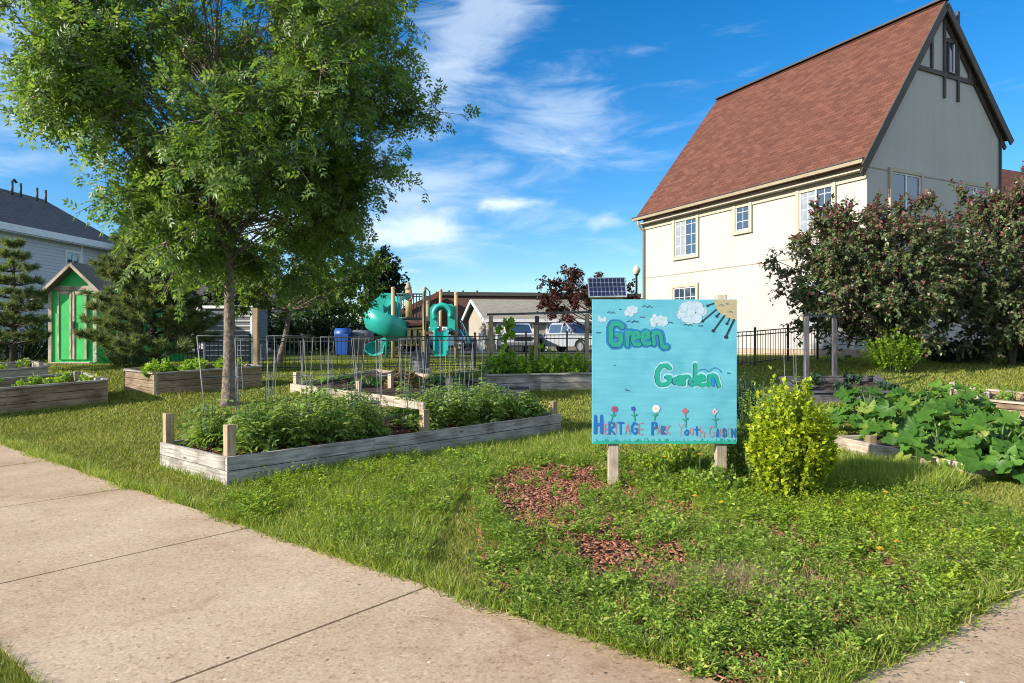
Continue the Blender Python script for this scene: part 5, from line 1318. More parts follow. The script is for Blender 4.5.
pine('small sparse pine tree at the left edge beside the shed', pb, (EYE + (CY - 246) / F * 16.8) - pb.z, .85, 72, 20, .22, wh=8)

# ================================================================== PLANTS IN THE BEDS
ORD = ['first', 'second', 'third', 'fourth', 'fifth', 'sixth', 'seventh', 'eighth', 'ninth', 'tenth', 'eleventh', 'twelfth']
def tomato(label, base, h, r, seed, mt='tomato', group='tomato plants in the front raised bed', nst=9, name='tomato_plant', cat='tomato plant', size=.21):
    rs = np.random.RandomState(seed); t = thing(name, base, label, cat, group); base = np.array(base, float); mb = MB(); P = []; D = []; Nn = []; S = []
    for k in range(nst):
        a = k * 2.4 + rs.uniform(-.4, .4); q = rs.uniform(.15, 1) if k else 0; hh = h * (1 - .42 * q * q) * rs.uniform(.8, 1.08)
        e = base + [math.cos(a) * r * q * .8, math.sin(a) * r * q * .8, hh]; m_ = (base + e) / 2 + [math.cos(a) * r * q * .22, math.sin(a) * r * q * .22, 0]
        mb.tube([base, m_, e], [.009, .007, .003], 5, False)
        n = 12; ff = (np.arange(n) + rs.uniform(0, .8, n)) / n * .85 + .15
        for f in ff:
            p = base * (1 - f) ** 2 + 2 * m_ * f * (1 - f) + e * f * f; b = rs.uniform(0, 6.28); L = rs.uniform(.7, 1.2) * size * (1.15 - .4 * f)
            d = np.array([math.cos(b), math.sin(b), rs.uniform(-.15, .6)]); P.append(p); D.append(d); Nn.append(np.array([0, 0, 1]) + rs.normal(0, .3, 3)); S.append([L, L, L])
    V, I = scatter(COMP_TOM[0], COMP_TOM[1], np.array(P), np.array(D), np.array(Nn), np.array(S))
    obj('stems', mb, M['stem'], t); npobj('foliage', V, I, M[mt], t)
    return t
def b1p(s, w): p = A1.lerp(B1_, s).lerp(D1.lerp(C1, s), w); return Z3(p, .19)
rowf = [.09, .17, .27, .375, .56, .665, .76, .865, .945]; rowb = [.07, .19, .31, .42, .60, .70, .80, .90]
for i, s in enumerate(rowf): tomato('%s tomato plant from the left in the near row of the front raised bed' % ORD[i], b1p(s, .28), (.56, .60, .64, .54, .60, .54, .60, .50, .42)[i], (.32, .32, .30, .2, .27, .25, .27, .27, .25)[i], 100 + i, nst=12)
for i, s in enumerate(rowb): tomato('%s tomato plant from the left in the far row of the front raised bed' % ORD[i], b1p(s, .70), (.56, .68, .70, .62, .60, .64, .58, .54)[i], .28, 120 + i, nst=11)
# square wire tomato cages
def cage(label, base, top_z, r, seed, legs=.8):
    rs = np.random.RandomState(seed); t = thing('tomato_cage', base, label, 'tomato cage', 'wire tomato cages in the raised beds'); base = Vector(base); h = top_z - base.z; yaw = rs.uniform(0, .6); lean = Vector((rs.uniform(-.05, .05), rs.uniform(-.04, .04), 0)) * h
    cor = [Vector((math.cos(yaw + k * math.pi / 2 + .78), math.sin(yaw + k * math.pi / 2 + .78), 0)) for k in range(4)]
    def P(k, f): return base + cor[k % 4] * r * 1.3 * (.74 + .26 * f) + UP * (h * f) + lean * f
    lg = MB()
    for k in range(4):
        lg.tube([P(k, -.05), P(k, 1)], .0036, 5)
    obj('upright_wires', lg, M['wire'], t)
    for f in (.30, .64, 1.0): rg = MB(); rg.tube([P(k, f) for k in (0, 1, 2, 3, 0)], .0032, 5); obj('wire_ring', rg, M['wire'], t)
cages = [(223, .62, 336, .21), (256, .80, 339, .20), (288, .35, 336, .22), (318, .85, 341, .19), (340, .3, 337, .23), (371, .75, 339, .2), (392, .3, 340, .21), (412, .8, 339, .2), (434, .70, 338, .19), (452, .35, 341, .18), (470, .6, 343, .17)]
for i, (px, w, top, r) in enumerate(cages):
    best = min(np.linspace(.02, .98, 400), key=lambda s: abs((lambda p: p.x / p.y * F + CX)(b1p(s, w)) - px)); p = b1p(best, w)
    cage('%s wire tomato cage from the left, standing among the tomato plants' % ORD[i], p, W(px, top, p.y).z, r, 140 + i)
p = G(796, 440); cage('lone wire cage beside the slate trellis behind the golden shrub', p, W(0, 349, p.y).z, .11, 160)
for i, (px, py, w, r) in enumerate(((506, 384, 346, .16), (268, 384, 345, .2))):
    p = G(px, py); cage(('wire cage leaning in front of the left end of the trellis bed', 'tall wire cage standing on the lawn right of the big tree trunk')[i], p, W(0, w, p.y).z, r, 170 + i)
# bushy bean plants and leafy rows in other beds
def rowplants(name, cat, A, B, C_, D, n, H, hh, r, mt, labelf, group, seed, lsz=.075, lw=.7, w=(.28, .72), nst=34, nl=16):
    A, B, C_, D = map(lambda p: Vector((p[0], p[1])), (A, B, C_, D))
    for i in range(n):
        s = (i + .5) / n; p = A.lerp(B, s).lerp(D.lerp(C_, s), w[i % len(w)]); shrub(name, labelf(i), cat, Z3(p, H), r, hh * (1 + .15 * math.sin(i * 2.3)), nst, nl, lsz, lw, M[mt], seed + i, group=group, top=.45)
rowplants('bean_plant', 'bean plant', Cl, Cl + Vector((2.0, .12)), Cl + Vector((2.0, 1.2)), Cl + cn * 1.2, 7, .24, .50, .30, 'bean', lambda i: '%s bushy bean plant from the left under the trellis' % ORD[i], 'bean plants in the trellis bed', 200, .085, .75)
rowplants('leafy_crop', 'vegetable plant', Bn, Br, Br + (Bl - Bn), Bl, 6, .32, .30, .27, 'bean', lambda i: '%s leafy plant from the left in the brown raised bed by the big trunk' % ORD[i], 'leafy plants in the brown bed', 220, .08, .75)
rowplants('seedling', 'seedling', A0 + dA * 1.9, A0 - dA * -.15, A0 + eA * 1.4, A0 + dA * 1.9 + eA * 1.4, 7, .34, .20, .16, 'bean', lambda i: '%s small leafy seedling from the left in the bed at the left edge' % ORD[i], 'seedlings in the left bed', 240, .07, .7, nst=14, nl=8)
rowplants('seedling', 'seedling', A2 + dA * 2.0, A2, A2 + eA * 1.3, A2 + dA * 2 + eA * 1.3, 4, .3, .18, .15, 'bean', lambda i: '%s seedling from the left in the second bed at the left edge' % ORD[i], 'seedlings in the second left bed', 250, .07, .7, nst=12, nl=8)
rowplants('seedling', 'seedling', F0, F0 + (F1 - F0) * .7, F0 + (F1 - F0) * .7 + Fn, F0 + Fn, 4, .25, .22, .15, 'bean', lambda i: '%s seedling from the left in the tan bed at the right edge' % ORD[i], 'seedlings in the right bed', 260, .06, .6, nst=12, nl=8)
rowplants('cabbage_plant', 'cabbage', E0_, E1_, E1_ + En, E0_ + En, 5, .14, .20, .2, 'kale', lambda i: '%s dusky low plant from the left in the slate bed' % ORD[i], 'low plants in the slate bed', 270, .09, .7, nst=16, nl=8)
# the climbing vine on the left trellis post
def vine(label, p0, pts, n, sz, seed):
    rs = np.random.RandomState(seed); t = thing('climbing_vine', p0, label, 'vine'); mb = MB(); mb.tube(pts, .008, 5); obj('stem', mb, M['stem'], t)
    Q = np.array([list(p) for p in pts]); k = rs.uniform(0, len(Q) - 1.01, n); i = k.astype(int); f = (k - i)[:, None]; P = Q[i] * (1 - f) + Q[i + 1] * f + rs.normal(0, .05, (n, 3))
    s = rs.uniform(.6, 1.15, n)[:, None] * sz; V, I = scatter(SQ[0], SQ[1], P, rs.normal(0, 1, (n, 3)) + [0, 0, -.3], rs.normal(0, .5, (n, 3)) + [-.5, -.8, .5], np.concatenate([s, s, s], 1)); npobj('foliage', V, I, M['bean'], t)
Y = cl.y + .55; p0 = gp(503, Y)
vine('tall squash vine climbing beside the left trellis post', p0, [W(503, 372, Y), W(502, 350, Y), W(506, 336, Y), W(509, 326, Y), W(508, 318, Y)], 34, .17, 301)
Y = cl.y + .6; p0 = gp(543, Y)
vine('thin vine climbing beside the middle trellis post', p0, [W(543, 372, Y), W(544, 350, Y), W(543, 338, Y)], 9, .12, 302)
# squash plants
def squash(label, base, r, n, L, seed, h=.35, group='squash plants in the low pale bed'):
    rs = np.random.RandomState(seed); t = thing('squash_plant', base, label, 'squash plant', group); base = np.array(base, float); mb = MB(); P = []; D = []; Nn = []; S = []
    for k in range(n):
        a = k * 2.4 + rs.uniform(-.3, .3); q = math.sqrt((k + .5) / n); hh = h * (1.1 - .75 * q * q) * rs.uniform(.45, 1.15)
        e = base + [math.cos(a) * r * q, math.sin(a) * r * q, hh]; m_ = base * .5 + e * .5 + [0, 0, hh * .22]; mb.tube([base, m_, e], [.012, .010, .006], 6, False)
        P.append(e); D.append([math.cos(a), math.sin(a), rs.uniform(-1.0, .15)]); Nn.append([math.cos(a) * .5 - .3 + rs.normal(0, .3), math.sin(a) * .5 - .4 + rs.normal(0, .3), 1 + rs.normal(0, .25)]); s = L * rs.uniform(.5, 1.2); S.append([s, s, s])
    obj('stalks', mb, M['stem'], t); V, I = scatter(SQ[0], SQ[1], np.array(P), np.array(D), np.array(Nn), np.array(S)); npobj('leaves', V, I, M['squash'], t)
for i, (px, py, hb_, r, n, L, lab) in enumerate(((868, 436, .12, .52, 60, .22, 'leftmost squash plant, beside the golden shrub and pale board'), (922, 432, .14, .55, 60, .25, 'squash plant in the middle of the squash bed with upright leaves'),
        (905, 450, .10, .40, 44, .22, 'squash plant spilling over the front board of its bed'), (975, 460, .10, .46, 70, .27, 'squash plant right of centre with the largest hanging leaves'), (1035, 470, .06, .5, 50, .25, 'squash plant at the right edge in shade'),
        (940, 470, .05, .34, 40, .22, 'small leaved squash at the front corner of its bed'), (1000, 478, .03, .40, 46, .27, 'squash plant sprawling onto the grass at the right edge'),
        (950, 430, .14, .48, 50, .24, 'squash plant at the back of the squash bed'))):
    p = G(px, py); squash(lab, p + UP * hb_, r, n, L, 310 + i, h=.46)
for i, (px, py, lab) in enumerate(((335, 388, 'low leafy squash left of the straw pile'), (368, 392, 'young squash plant in front of the straw pile'), (432, 392, 'dark leaved squash right of the straw pile'), (455, 388, 'dark leaved squash beside the short grey bed'))):
    p = G(px, py); squash(lab, p + UP * .12, .34, 16, .17, 330 + i, h=.2, group='squash plants around the straw pile')
# straw pile
rs = np.random.RandomState(5); n = 5000; p = G(402, 392); cx_, cy_ = p.x, p.y
a = rs.uniform(0, 6.28, n); q = np.sqrt(rs.uniform(0, 1, n)); hx, hy = .42, .35; P = np.stack([cx_ + np.cos(a) * q * hx, cy_ + np.sin(a) * q * hy, zf(cx_, cy_) + .12 + .30 * (1 - q ** 1.6) * rs.uniform(.6, 1, n) + .05 * np.sin(a * 3)], 1)
D = rs.normal(0, 1, (n, 3)) * [1, 1, .3]; s = rs.uniform(.06, .16, n)[:, None]; V, I = scatter(LEAF2[0], LEAF2[1], P, D, rs.normal(0, .4, (n, 3)) + [0, 0, 1], np.concatenate([s * .09, s, s], 1))
st = npobj('straw_pile', V, I, M['straw']); tag(st, 'heap of dry straw mulch in the bed beside the dark tub', 'straw', kind='stuff')

# ================================================================== GRASS AND GROUND COVER
rs = np.random.RandomState(9)
FOOT = [[A1, B1_, C1, D1], [bA_f, A0, A0 + eA * 1.45, bA_f + eA * 1.45], [A2, A2 + eA * 1.3, bA2 + eA * 1.3, bA2], [Bn, Br, Br + (Bl - Bn), Bl], [Dl, Dr, Dr + dn_ * 2.5, Dl + dn_ * 2.5], [Cl, Cr, Cr + cn * 1.3, Cl + cn * 1.3],
        [E0_, E1_, E1_ + En, E0_ + En], [F0, F1, F1 + Fn, F0 + Fn], [G0_, G1_, G1_ + Gn, G0_ + Gn]]
def path_dist(x, y):
    """signed distance outside the path sheets (positive = on the turf)"""
    t = (x - PA.x) * PN.x + (y - PA.y) * PN.y; d1 = np.where(t < .8, -t, t - 1.70)
    s = (x - QA.x) * QD.x + (y - QA.y) * QD.y; t2 = (x - QA.x) * QN.x + (y - QA.y) * QN.y
    d2 = np.where(t2 < .8, -t2, t2 - 1.7); d2 = np.where(s < 0, np.maximum(d2, -s), d2)
    return np.minimum(d1, d2)
def free(x, y, edge=.0):
    k = path_dist(x, y) > edge
    for f in FOOT: k &= ~inpoly(x, y, [(p.x, p.y) for p in f])
    return k
def field(n, y0, y1, pw=1.0, xr=.80):
    """points thinning out with distance from the path side of the lawn"""
    u_ = rs.uniform(0, 1, n)
    y = y0 * (y1 / y0) ** u_ if pw == 1 else y0 + (y1 - y0) * u_
    x = rs.uniform(-1, 1, n) * (xr * y + .3); return x, y
BEDl = [(p.x, p.y) for p in BEDP]
rough_px = [(205, 512), (300, 470), (420, 455), (560, 436), (600, 430), (600, 462), (520, 466), (470, 482), (405, 592), (330, 560), (250, 532)]
ROUGH = [tuple(G(*p).xy) for p in rough_px]
def blades(name, x, y, h, w, m, lean=.45, label=None, zoff=-.01):
    n = len(x); z = zg(x, y) + zoff; P = np.stack([x, y, z], 1); D = np.stack([rs.normal(0, lean, n), rs.normal(0, lean, n), np.ones(n)], 1); a = rs.uniform(0, 6.28, n)
    N2 = np.stack([np.cos(a), np.sin(a), np.zeros(n)], 1); S = np.stack([w, h, h], 1)
    V, I = scatter(BLADE[0], BLADE[1], P, D, N2, S); o = npobj(name, V, I, m); tag(o, label, 'grass', kind='stuff'); return o
# mown lawn
x, y = field(680000, 2.3, 24, 1); k = free(x, y, .0) & ~inpoly(x, y, BEDl) & ~inpoly(x, y, ROUGH); x, y = x[k], y[k]
dn = fnoise(x, y, 1.1); near = 1 + .8 * (path_dist(x, y) < .25) * (y < 9)
hgt = (.031 + .011 * dn + .012 * rs.uniform(-1, 1, len(x))) * np.clip(near, 1, 1.8) + .0012 * y; hgt = np.clip(hgt, .02, .11)
blades('lawn_grass', x, y, hgt, np.maximum(.0035, .0009 * y) * rs.uniform(.7, 1.3, len(x)), M['lawn'], .55, 'mown lawn grass around the raised beds')
# rough unmown grass between the bed and the path
x = rs.uniform(-4, 1.2, 400000); y = rs.uniform(3.2, 10.5, 400000); k = inpoly(x, y, ROUGH) & free(x, y, -.03); k &= rs.uniform(size=len(x)) < np.clip(1.3 - y / 9, .3, 1); x, y = x[k], y[k]; x, y = x[:95000], y[:95000]; print('rough', len(x))
dn = fnoise(x, y, .35); blades('long_grass', x, y, np.clip(.085 + .045 * dn + .03 * rs.normal(0, 1, len(x)), .03, .24), rs.uniform(.0035, .007, len(x)), M['long_grass'], .7, 'long uncut grass between the front bed and the path')
# fringe of grass leaning over the path edges and along the beds
def fringe(n, f):
    s = rs.uniform(0, 1, n); return f(s)
xs_, ys_ = [], []
s = rs.uniform(-3.4, 9, 26000); off = -.06 + rs.normal(0, .045, len(s)) + .05 * np.sin(s * 5) * np.sin(s * 2.3); xs_.append(PA.x + PD.x * s - (-PN.x) * off * 1.0); ys_.append(PA.y + PD.y * s + PN.y * off)
s = rs.uniform(0, 4.2, 12000); off = -.05 + rs.normal(0, .045, len(s)); xs_.append(QA.x + QD.x * s + QN.x * (off + .0)); ys_.append(QA.y + QD.y * s + QN.y * off)
for sj in js[2:9]:
    t_ = np.abs(rs.normal(0, .20, 26)); xs_.append(PA.x + PD.x * sj + PN.x * t_ + rs.normal(0, .004, 26)); ys_.append(PA.y + PD.y * sj + PN.y * t_ + rs.normal(0, .004, 26))
s = rs.uniform(-.5, 5, 9000); off = 1.70 + .10 + rs.normal(0, .06, len(s)); xs_.append(PA.x + PD.x * s + PN.x * off); ys_.append(PA.y + PD.y * s + PN.y * off)
for f in FOOT:
    for i in range(4):
        p, q = f[i], f[(i + 1) % 4]; L = (q - p).length; n = int(L * 420); s = rs.uniform(0, 1, n); d_ = (q - p) / L; nn_ = Vector((d_.y, -d_.x)); c_ = sum(f, Vector((0, 0))) / 4
        if nn_.dot(c_ - p) > 0: nn_ = -nn_
        o_ = np.abs(rs.normal(.03, .04, n)) + .01; xs_.append(p.x + (q.x - p.x) * s + nn_.x * o_); ys_.append(p.y + (q.y - p.y) * s + nn_.y * o_)
x, y = np.concatenate(xs_), np.concatenate(ys_); k = rs.uniform(size=len(x)) < .9; x, y = x[k], y[k]
blades('edge_grass', x, y, np.clip(.075 + .03 * rs.normal(0, 1, len(x)), .03, .16), rs.uniform(.004, .008, len(x)), M['long_grass'], .6, 'grass fringe along the path and the boards')
# tall grass clump right of the golden shrub
x0_, y0_ = G(868, 487).x, G(868, 487).y
n = 26000; a = rs.uniform(0, 6.28, n); q = np.sqrt(rs.uniform(0, 1, n)); x = x0_ + np.cos(a) * q * 1.0; y = y0_ + .25 + np.sin(a) * q * .62; k = free(x, y, 0); x, y, q = x[k], y[k], q[k]
blades('tall_grass', x, y, (.26 * (1 - .55 * q) + .04 * rs.normal(0, 1, len(x))).clip(.06, .4), rs.uniform(.005, .009, len(x)), M['long_grass'], .35, 'tall grass clump between the golden shrub and the squash bed')
# weeds: little rosettes and clumps of leaves
patches = [([(478, 500), (500, 476), (560, 466), (606, 472), (606, 492), (575, 512), (540, 530), (505, 522)], .09), ([(560, 548), (610, 540), (670, 556), (672, 582), (620, 590), (575, 575)], .20), ([(690, 545), (740, 540), (760, 560), (710, 572)], .8),
           ([(640, 500), (700, 505), (740, 525), (690, 535), (650, 525)], .7), ([(690, 655), (740, 648), (770, 670), (720, 683)], .55), ([(655, 590), (700, 585), (690, 610)], .6), ([(860, 590), (900, 585), (905, 605), (870, 610)], .6)]
patches.append(([(470, 490), (520, 465), (620, 470), (720, 520), (740, 590), (640, 600), (520, 545)], .55))
PT = [([tuple(G(*p).xy) for p in poly], d) for poly, d in patches]
def weed_density(x, y):
    d = np.clip(.55 + .30 * fnoise(x, y, .28) + .55 * fnoise(x + 9, y, .07), .05, 1); xw = x + .14 * fnoise(x + 4, y, .09) + .06 * fnoise(y, x, .03); yw = y + .22 * fnoise(x, y + 7, .10) + .08 * fnoise(x + 2, y, .03)
    for poly, v_ in PT: d = np.where(inpoly(xw, yw, poly), d * v_, d)
    return d
x = rs.uniform(-.9, 5.4, 60000); y = rs.uniform(2.4, 8.2, 60000)
k = inpoly(x, y, BEDl) & (path_dist(x, y) > -.02); k &= rs.uniform(size=len(x)) < weed_density(x, y); x, y = x[k], y[k]; x, y = x[:3900], y[:3900]
xr_ = rs.uniform(-4, 1.2, 30000); yr_ = rs.uniform(3.2, 8, 30000); k = inpoly(xr_, yr_, ROUGH) & (path_dist(xr_, yr_) > 0) & free(xr_, yr_) & (rs.uniform(size=30000) < .5 + .6 * fnoise(xr_, yr_, .2)); x = np.concatenate([x, xr_[k][:1300]]); y = np.concatenate([y, yr_[k][:1300]]); nc = len(x); print('weed clumps', nc)
# every weed is a few shoots leaning outwards with leaves in alternate pairs
nsh, nlf = 6, 8
hgt_c = np.clip(.10 + .05 * fnoise(x, y, .22) + .05 * rs.normal(0, 1, nc), .035, .27); siz_c = rs.uniform(.016, .040, nc) * np.where(rs.uniform(size=nc) < .12, 1.6, 1)
sx_ = np.repeat(x, nsh); sy_ = np.repeat(y, nsh); sa = rs.uniform(0, 6.28, len(sx_)); sl = np.repeat(hgt_c, nsh) * rs.uniform(.6, 1.25, len(sx_)); st_ = rs.uniform(.15, 1.35, len(sx_))
per = nsh * nlf; n = nc * per; f = np.tile((np.arange(nlf) + .6) / nlf, nc * nsh); side = np.tile(np.where(np.arange(nlf) % 2, 1, -1), nc * nsh)
X0, Y0, SA, SL, ST = [np.repeat(q, nlf) for q in (sx_, sy_, sa, sl, st_)]
hor = np.sin(ST) * SL * f * (.7 + .5 * f); ver = np.cos(ST) * SL * f * (1.15 - .25 * f) + .012
P = np.stack([X0 + np.cos(SA) * hor + rs.normal(0, .004, n), Y0 + np.sin(SA) * hor + rs.normal(0, .004, n), zg(X0, Y0) + ver], 1)
la = SA + side * rs.uniform(.5, 1.4, n); D = np.stack([np.cos(la), np.sin(la), rs.uniform(.0, .9, n)], 1)
Nn = np.stack([-np.cos(la) * .4, -np.sin(la) * .4, np.ones(n)], 1) + rs.normal(0, .3, (n, 3))
sz = np.repeat(siz_c, per) * rs.uniform(.7, 1.25, n) * (1.15 - .45 * f)
wd = np.repeat(rs.choice([.22, .38, .62], nc, p=[.35, .4, .25]), per)
ye = np.repeat((fnoise(x + 3, y, .8) + (y > 4.9) * .55 + (x > 2) * .35 + .3 * rs.normal(0, 1, nc)) > .82, per)
for nm, kk, mt, lab in (('ground_cover', ~ye, 'weed', 'green weeds and clover covering the flower bed'), ('yellow_ground_cover', ye, 'weed_y', 'yellow green creeping plants in the flower bed')):
    V, I = scatter(LEAF2[0], LEAF2[1], P[kk], D[kk], Nn[kk], np.stack([sz * wd, sz, sz], 1)[kk]); o = npobj(nm, V, I, M[mt]); tag(o, lab, 'ground cover', kind='stuff')
# grass mixed through the bed
x = rs.uniform(-.9, 5.4, 260000); y = rs.uniform(2.4, 8.2, 260000); k = inpoly(x, y, BEDl) & (path_dist(x, y) > -.02); k &= rs.uniform(size=len(x)) < weed_density(x, y) * np.clip(.5 + .6 * fnoise(x + 20, y + 5, .4), .1, 1); x, y = x[k][:90000], y[k][:90000]
blades('bed_grass', x, y, np.clip(.085 + .035 * fnoise(x, y, .3) + .025 * rs.normal(0, 1, len(x)), .03, .2), rs.uniform(.003, .006, len(x)), M['long_grass'], .6, 'grass growing through the weeds of the flower bed')
# mulch chips
CH = (np.array([[-.5, -.5, 0], [.5, -.4, 0], [.45, .5, .05], [-.4, .45, 0], [-.5, -.5, .3], [.5, -.4, .3], [.45, .5, .35], [-.4, .45, .3]]), np.array([[4, 5, 6], [4, 6, 7], [0, 1, 5], [0, 5, 4], [1, 2, 6], [1, 6, 5], [2, 3, 7], [2, 7, 6], [3, 0, 4], [3, 4, 7]]))
x = rs.uniform(-.9, 5.4, 90000); y = rs.uniform(2.4, 8.2, 90000); k = inpoly(x, y, BEDl) & (path_dist(x, y) > .02); x, y = x[k][:40000], y[k][:40000]; n = len(x)
s = rs.uniform(.012, .055, n); V, I = scatter(CH[0], CH[1], np.stack([x, y, zg(x, y) + .008 + rs.uniform(0, .018, n)], 1), rs.normal(0, 1, (n, 3)) * [1, 1, .25], rs.normal(0, .3, (n, 3)) + [0, 0, 1], np.stack([s * .35, s, s * .25], 1))
o = npobj('mulch', V, I, M['chip']); tag(o, 'reddish wood chip mulch in the flower bed', 'mulch', kind='stuff')
# chips in bed 1
n = 9000; a = rs.uniform(0.02, .98, n); b_ = rs.uniform(.05, .95, n); AA = np.array([A1, B1_, C1, D1]); Pp = (AA[0] * (1 - a)[:, None] + AA[1] * a[:, None]) * (1 - b_)[:, None] + (AA[3] * (1 - a)[:, None] + AA[2] * a[:, None]) * b_[:, None]
s = rs.uniform(.015, .05, n); V, I = scatter(CH[0], CH[1], np.stack([Pp[:, 0], Pp[:, 1], zg(Pp[:, 0], Pp[:, 1]) + .215 + rs.uniform(0, .02, n)], 1), rs.normal(0, 1, (n, 3)) * [1, 1, .25], rs.normal(0, .3, (n, 3)) + [0, 0, 1], np.stack([s * .4, s, s * .3], 1))
M['chip_d'] = fol('dark_bark_mulch', (.10, .045, .03), (.19, .09, .06), (.05, .025, .02), trans=.0, rough=.9, spec=.1)
o = npobj('bark_mulch', V, I, M['chip_d']); tag(o, 'dark bark mulch between the tomato plants', 'mulch', kind='stuff')
# dry stalks
n = 260; P = []; D = []; L = []
for (px, py, k_, sp_2, ln) in ((828, 500, 26, .08, .14), (935, 570, 110, .22, .13), (760, 590, 70, .35, .08), (480, 600, 50, .4, .09), (1000, 600, 60, .2, .12)):
    c = G(px, py)
    for i in range(k_): P.append([c.x + rs.normal(0, sp_2), c.y + rs.normal(0, sp_2 * .5), zf(c.x, c.y) + rs.uniform(.02, .09)]); D.append([rs.normal(0, 1), rs.normal(0, .5), rs.uniform(-.1, .5)]); L.append(ln * rs.uniform(.5, 1.2))
P, D, L = map(np.array, (P, D, L)); P = P[path_dist(P[:, 0], P[:, 1]) > -.05] if False else P
V, I = scatter(BLADE[0], BLADE[1], P, D, rs.normal(0, 1, (len(P), 3)), np.stack([np.full(len(L), .0025), L, L * .6], 1)); o = npobj('dry_stalks', V, I, M['dry']); tag(o, 'dry broken stalks lying on the weeds', 'dry stalks', kind='stuff')
# bleached patch of dry grass
n = 9000; c = G(735, 590); a = rs.uniform(0, 6.28, n); q = rs.normal(0, .5, n); x = c.x + np.cos(a) * q * .55; y = c.y + np.sin(a) * q * .35; k = inpoly(x, y, BEDl) & (path_dist(x, y) > 0); x, y = x[k], y[k]
blades('dry_grass', x, y, np.clip(.09 + .03 * rs.normal(0, 1, len(x)), .04, .18), rs.uniform(.002, .0045, len(x)), M['dry'], .7, 'bleached dry grass among the green weeds')
# marigolds
def bloom(label, p, mt, r, h):
    t = thing('marigold', p, label, 'flower', 'flowers in the weedy flower bed'); c = p + UP * h; mb = MB(); mb.tube([p, c], .003, 5); obj('stem', mb, M['stem'], t); mb = MB(); rg = random.Random(hash(label) % 1000 if False else int(p.x * 997))
    for ring_, (n_, rr_, zz_) in enumerate(((9, r, 0), (7, r * .7, .006), (5, r * .4, .011))):
        for k in range(n_):
            a = 6.283 * k / n_ + ring_ * .3; d_ = Vector((math.cos(a), math.sin(a), .25)); s_ = Vector((-math.sin(a), math.cos(a), 0)); b0 = c + UP * zz_
            mb.quad(b0, b0 + d_ * rr_ * .6 + s_ * rr_ * .28, b0 + d_ * rr_, b0 + d_ * rr_ * .6 - s_ * rr_ * .28)
    obj('petals', mb, M[mt], t)
fl = [(886, 493, 'petal_y', .030, 'leftmost of the yellow marigolds right of the golden shrub'), (898, 497, 'petal_y', .026, 'yellow marigold just right of the leftmost one'), (913, 511, 'petal_o', .022, 'small orange marigold below the yellow pair'), (966, 505, 'petal_y', .024, 'yellow marigold farthest right in the bed'),
      (897, 546, 'petal_y', .022, 'small yellow marigold above the large orange yellow one'), (880, 554, 'petal_y', .028, 'yellow marigold nearest the camera in the weeds'), (695, 497, 'petal_y', .030, 'yellow marigold at the foot of the sign, left'), (721, 504, 'petal_y', .028, 'yellow marigold at the foot of the right sign post'),
      (681, 506, 'petal_o', .026, 'orange marigold below the middle of the sign'), (670, 503, 'petal_o', .022, 'small orange marigold left of the other orange bloom'), (684, 446, 'petal_o', .03, 'orange bloom under the bottom edge of the sign'), (700, 452, 'petal_y', .03, 'yellow bloom under the bottom edge of the sign'), (665, 455, 'petal_y', .026, 'yellow bloom left of the orange one under the sign')]
for (px, py, mt, r, lab) in fl:
    h = .10 if py > 470 else .30; p = G(px, py + h * F / 5.8); bloom(lab, p, mt, r, h)
# ================================================================== SKY, SUN, CAMERA
SAZ, SEL = R(26), R(23.5)     # the sun stands to the left, a little behind the camera
sd = Vector((-math.cos(SAZ) * math.cos(SEL), -math.sin(SAZ) * math.cos(SEL), math.sin(SEL)))
w = bpy.data.worlds.new('World'); scn.world = w; w.use_nodes = True; nt = w.node_tree; bg = nt.nodes['Background']
sky = nt.nodes.new('ShaderNodeTexSky'); sky.sky_type = 'NISHITA'; sky.sun_disc = False; sky.sun_elevation = SEL
sky.sun_rotation = math.atan2(sd.x, sd.y); sky.altitude = 200; sky.air_density = 1.0; sky.dust_density = .25; sky.ozone_density = 3.5
hs = N_(nt, 'ShaderNodeHueSaturation'); hs.inputs['Saturation'].default_value = 1.36; hs.inputs['Value'].default_value = .70; hs.inputs['Hue'].default_value = .502
nt.links.new(sky.outputs[0], hs.inputs['Color'])
tc = N_(nt, 'ShaderNodeTexCoord'); sx = N_(nt, 'ShaderNodeSeparateXYZ'); nt.links.new(tc.outputs['Generated'], sx.inputs[0])
def mth(op, a, b=None, c=None):
    n = N_(nt, 'ShaderNodeMath', operation=op)
    for i, v_ in enumerate((a, b, c)):
        if v_ is None: continue
        if isinstance(v_, (int, float)): n.inputs[i].default_value = v_
        else: nt.links.new(v_, n.inputs[i])
    return n.outputs[0]
# cirrus: soft patches at their places in the sky, torn by stretched noise
az = mth('ARCTAN2', sx.outputs['X'], sx.outputs['Y']); el = mth('ARCSINE', sx.outputs['Z'])
cb = N_(nt, 'ShaderNodeCombineXYZ'); nt.links.new(az, cb.inputs[0]); nt.links.new(el, cb.inputs[1])
def noise(rot, sc, scale, detail, rough, dist, seed):
    mp = N_(nt, 'ShaderNodeMapping'); mp.inputs['Rotation'].default_value = (0, 0, R(rot)); mp.inputs['Scale'].default_value = (sc[0], sc[1], 1); mp.inputs['Location'].default_value = (seed, seed * .7, 0)
    nt.links.new(cb.outputs[0], mp.inputs[0]); n = N_(nt, 'ShaderNodeTexNoise'); n.inputs['Scale'].default_value = scale; n.inputs['Detail'].default_value = detail; n.inputs['Roughness'].default_value = rough; n.inputs['Distortion'].default_value = dist
    nt.links.new(mp.outputs[0], n.inputs['Vector']); return n.outputs['Fac']
nA = noise(-50, (1, 4.5), 5, 10, .62, .7, 3.1); nB = noise(-6, (1, 4), 6, 10, .6, .5, 1.7); nC = noise(0, (1, 1.6), 9, 8, .6, .4, 5.2)
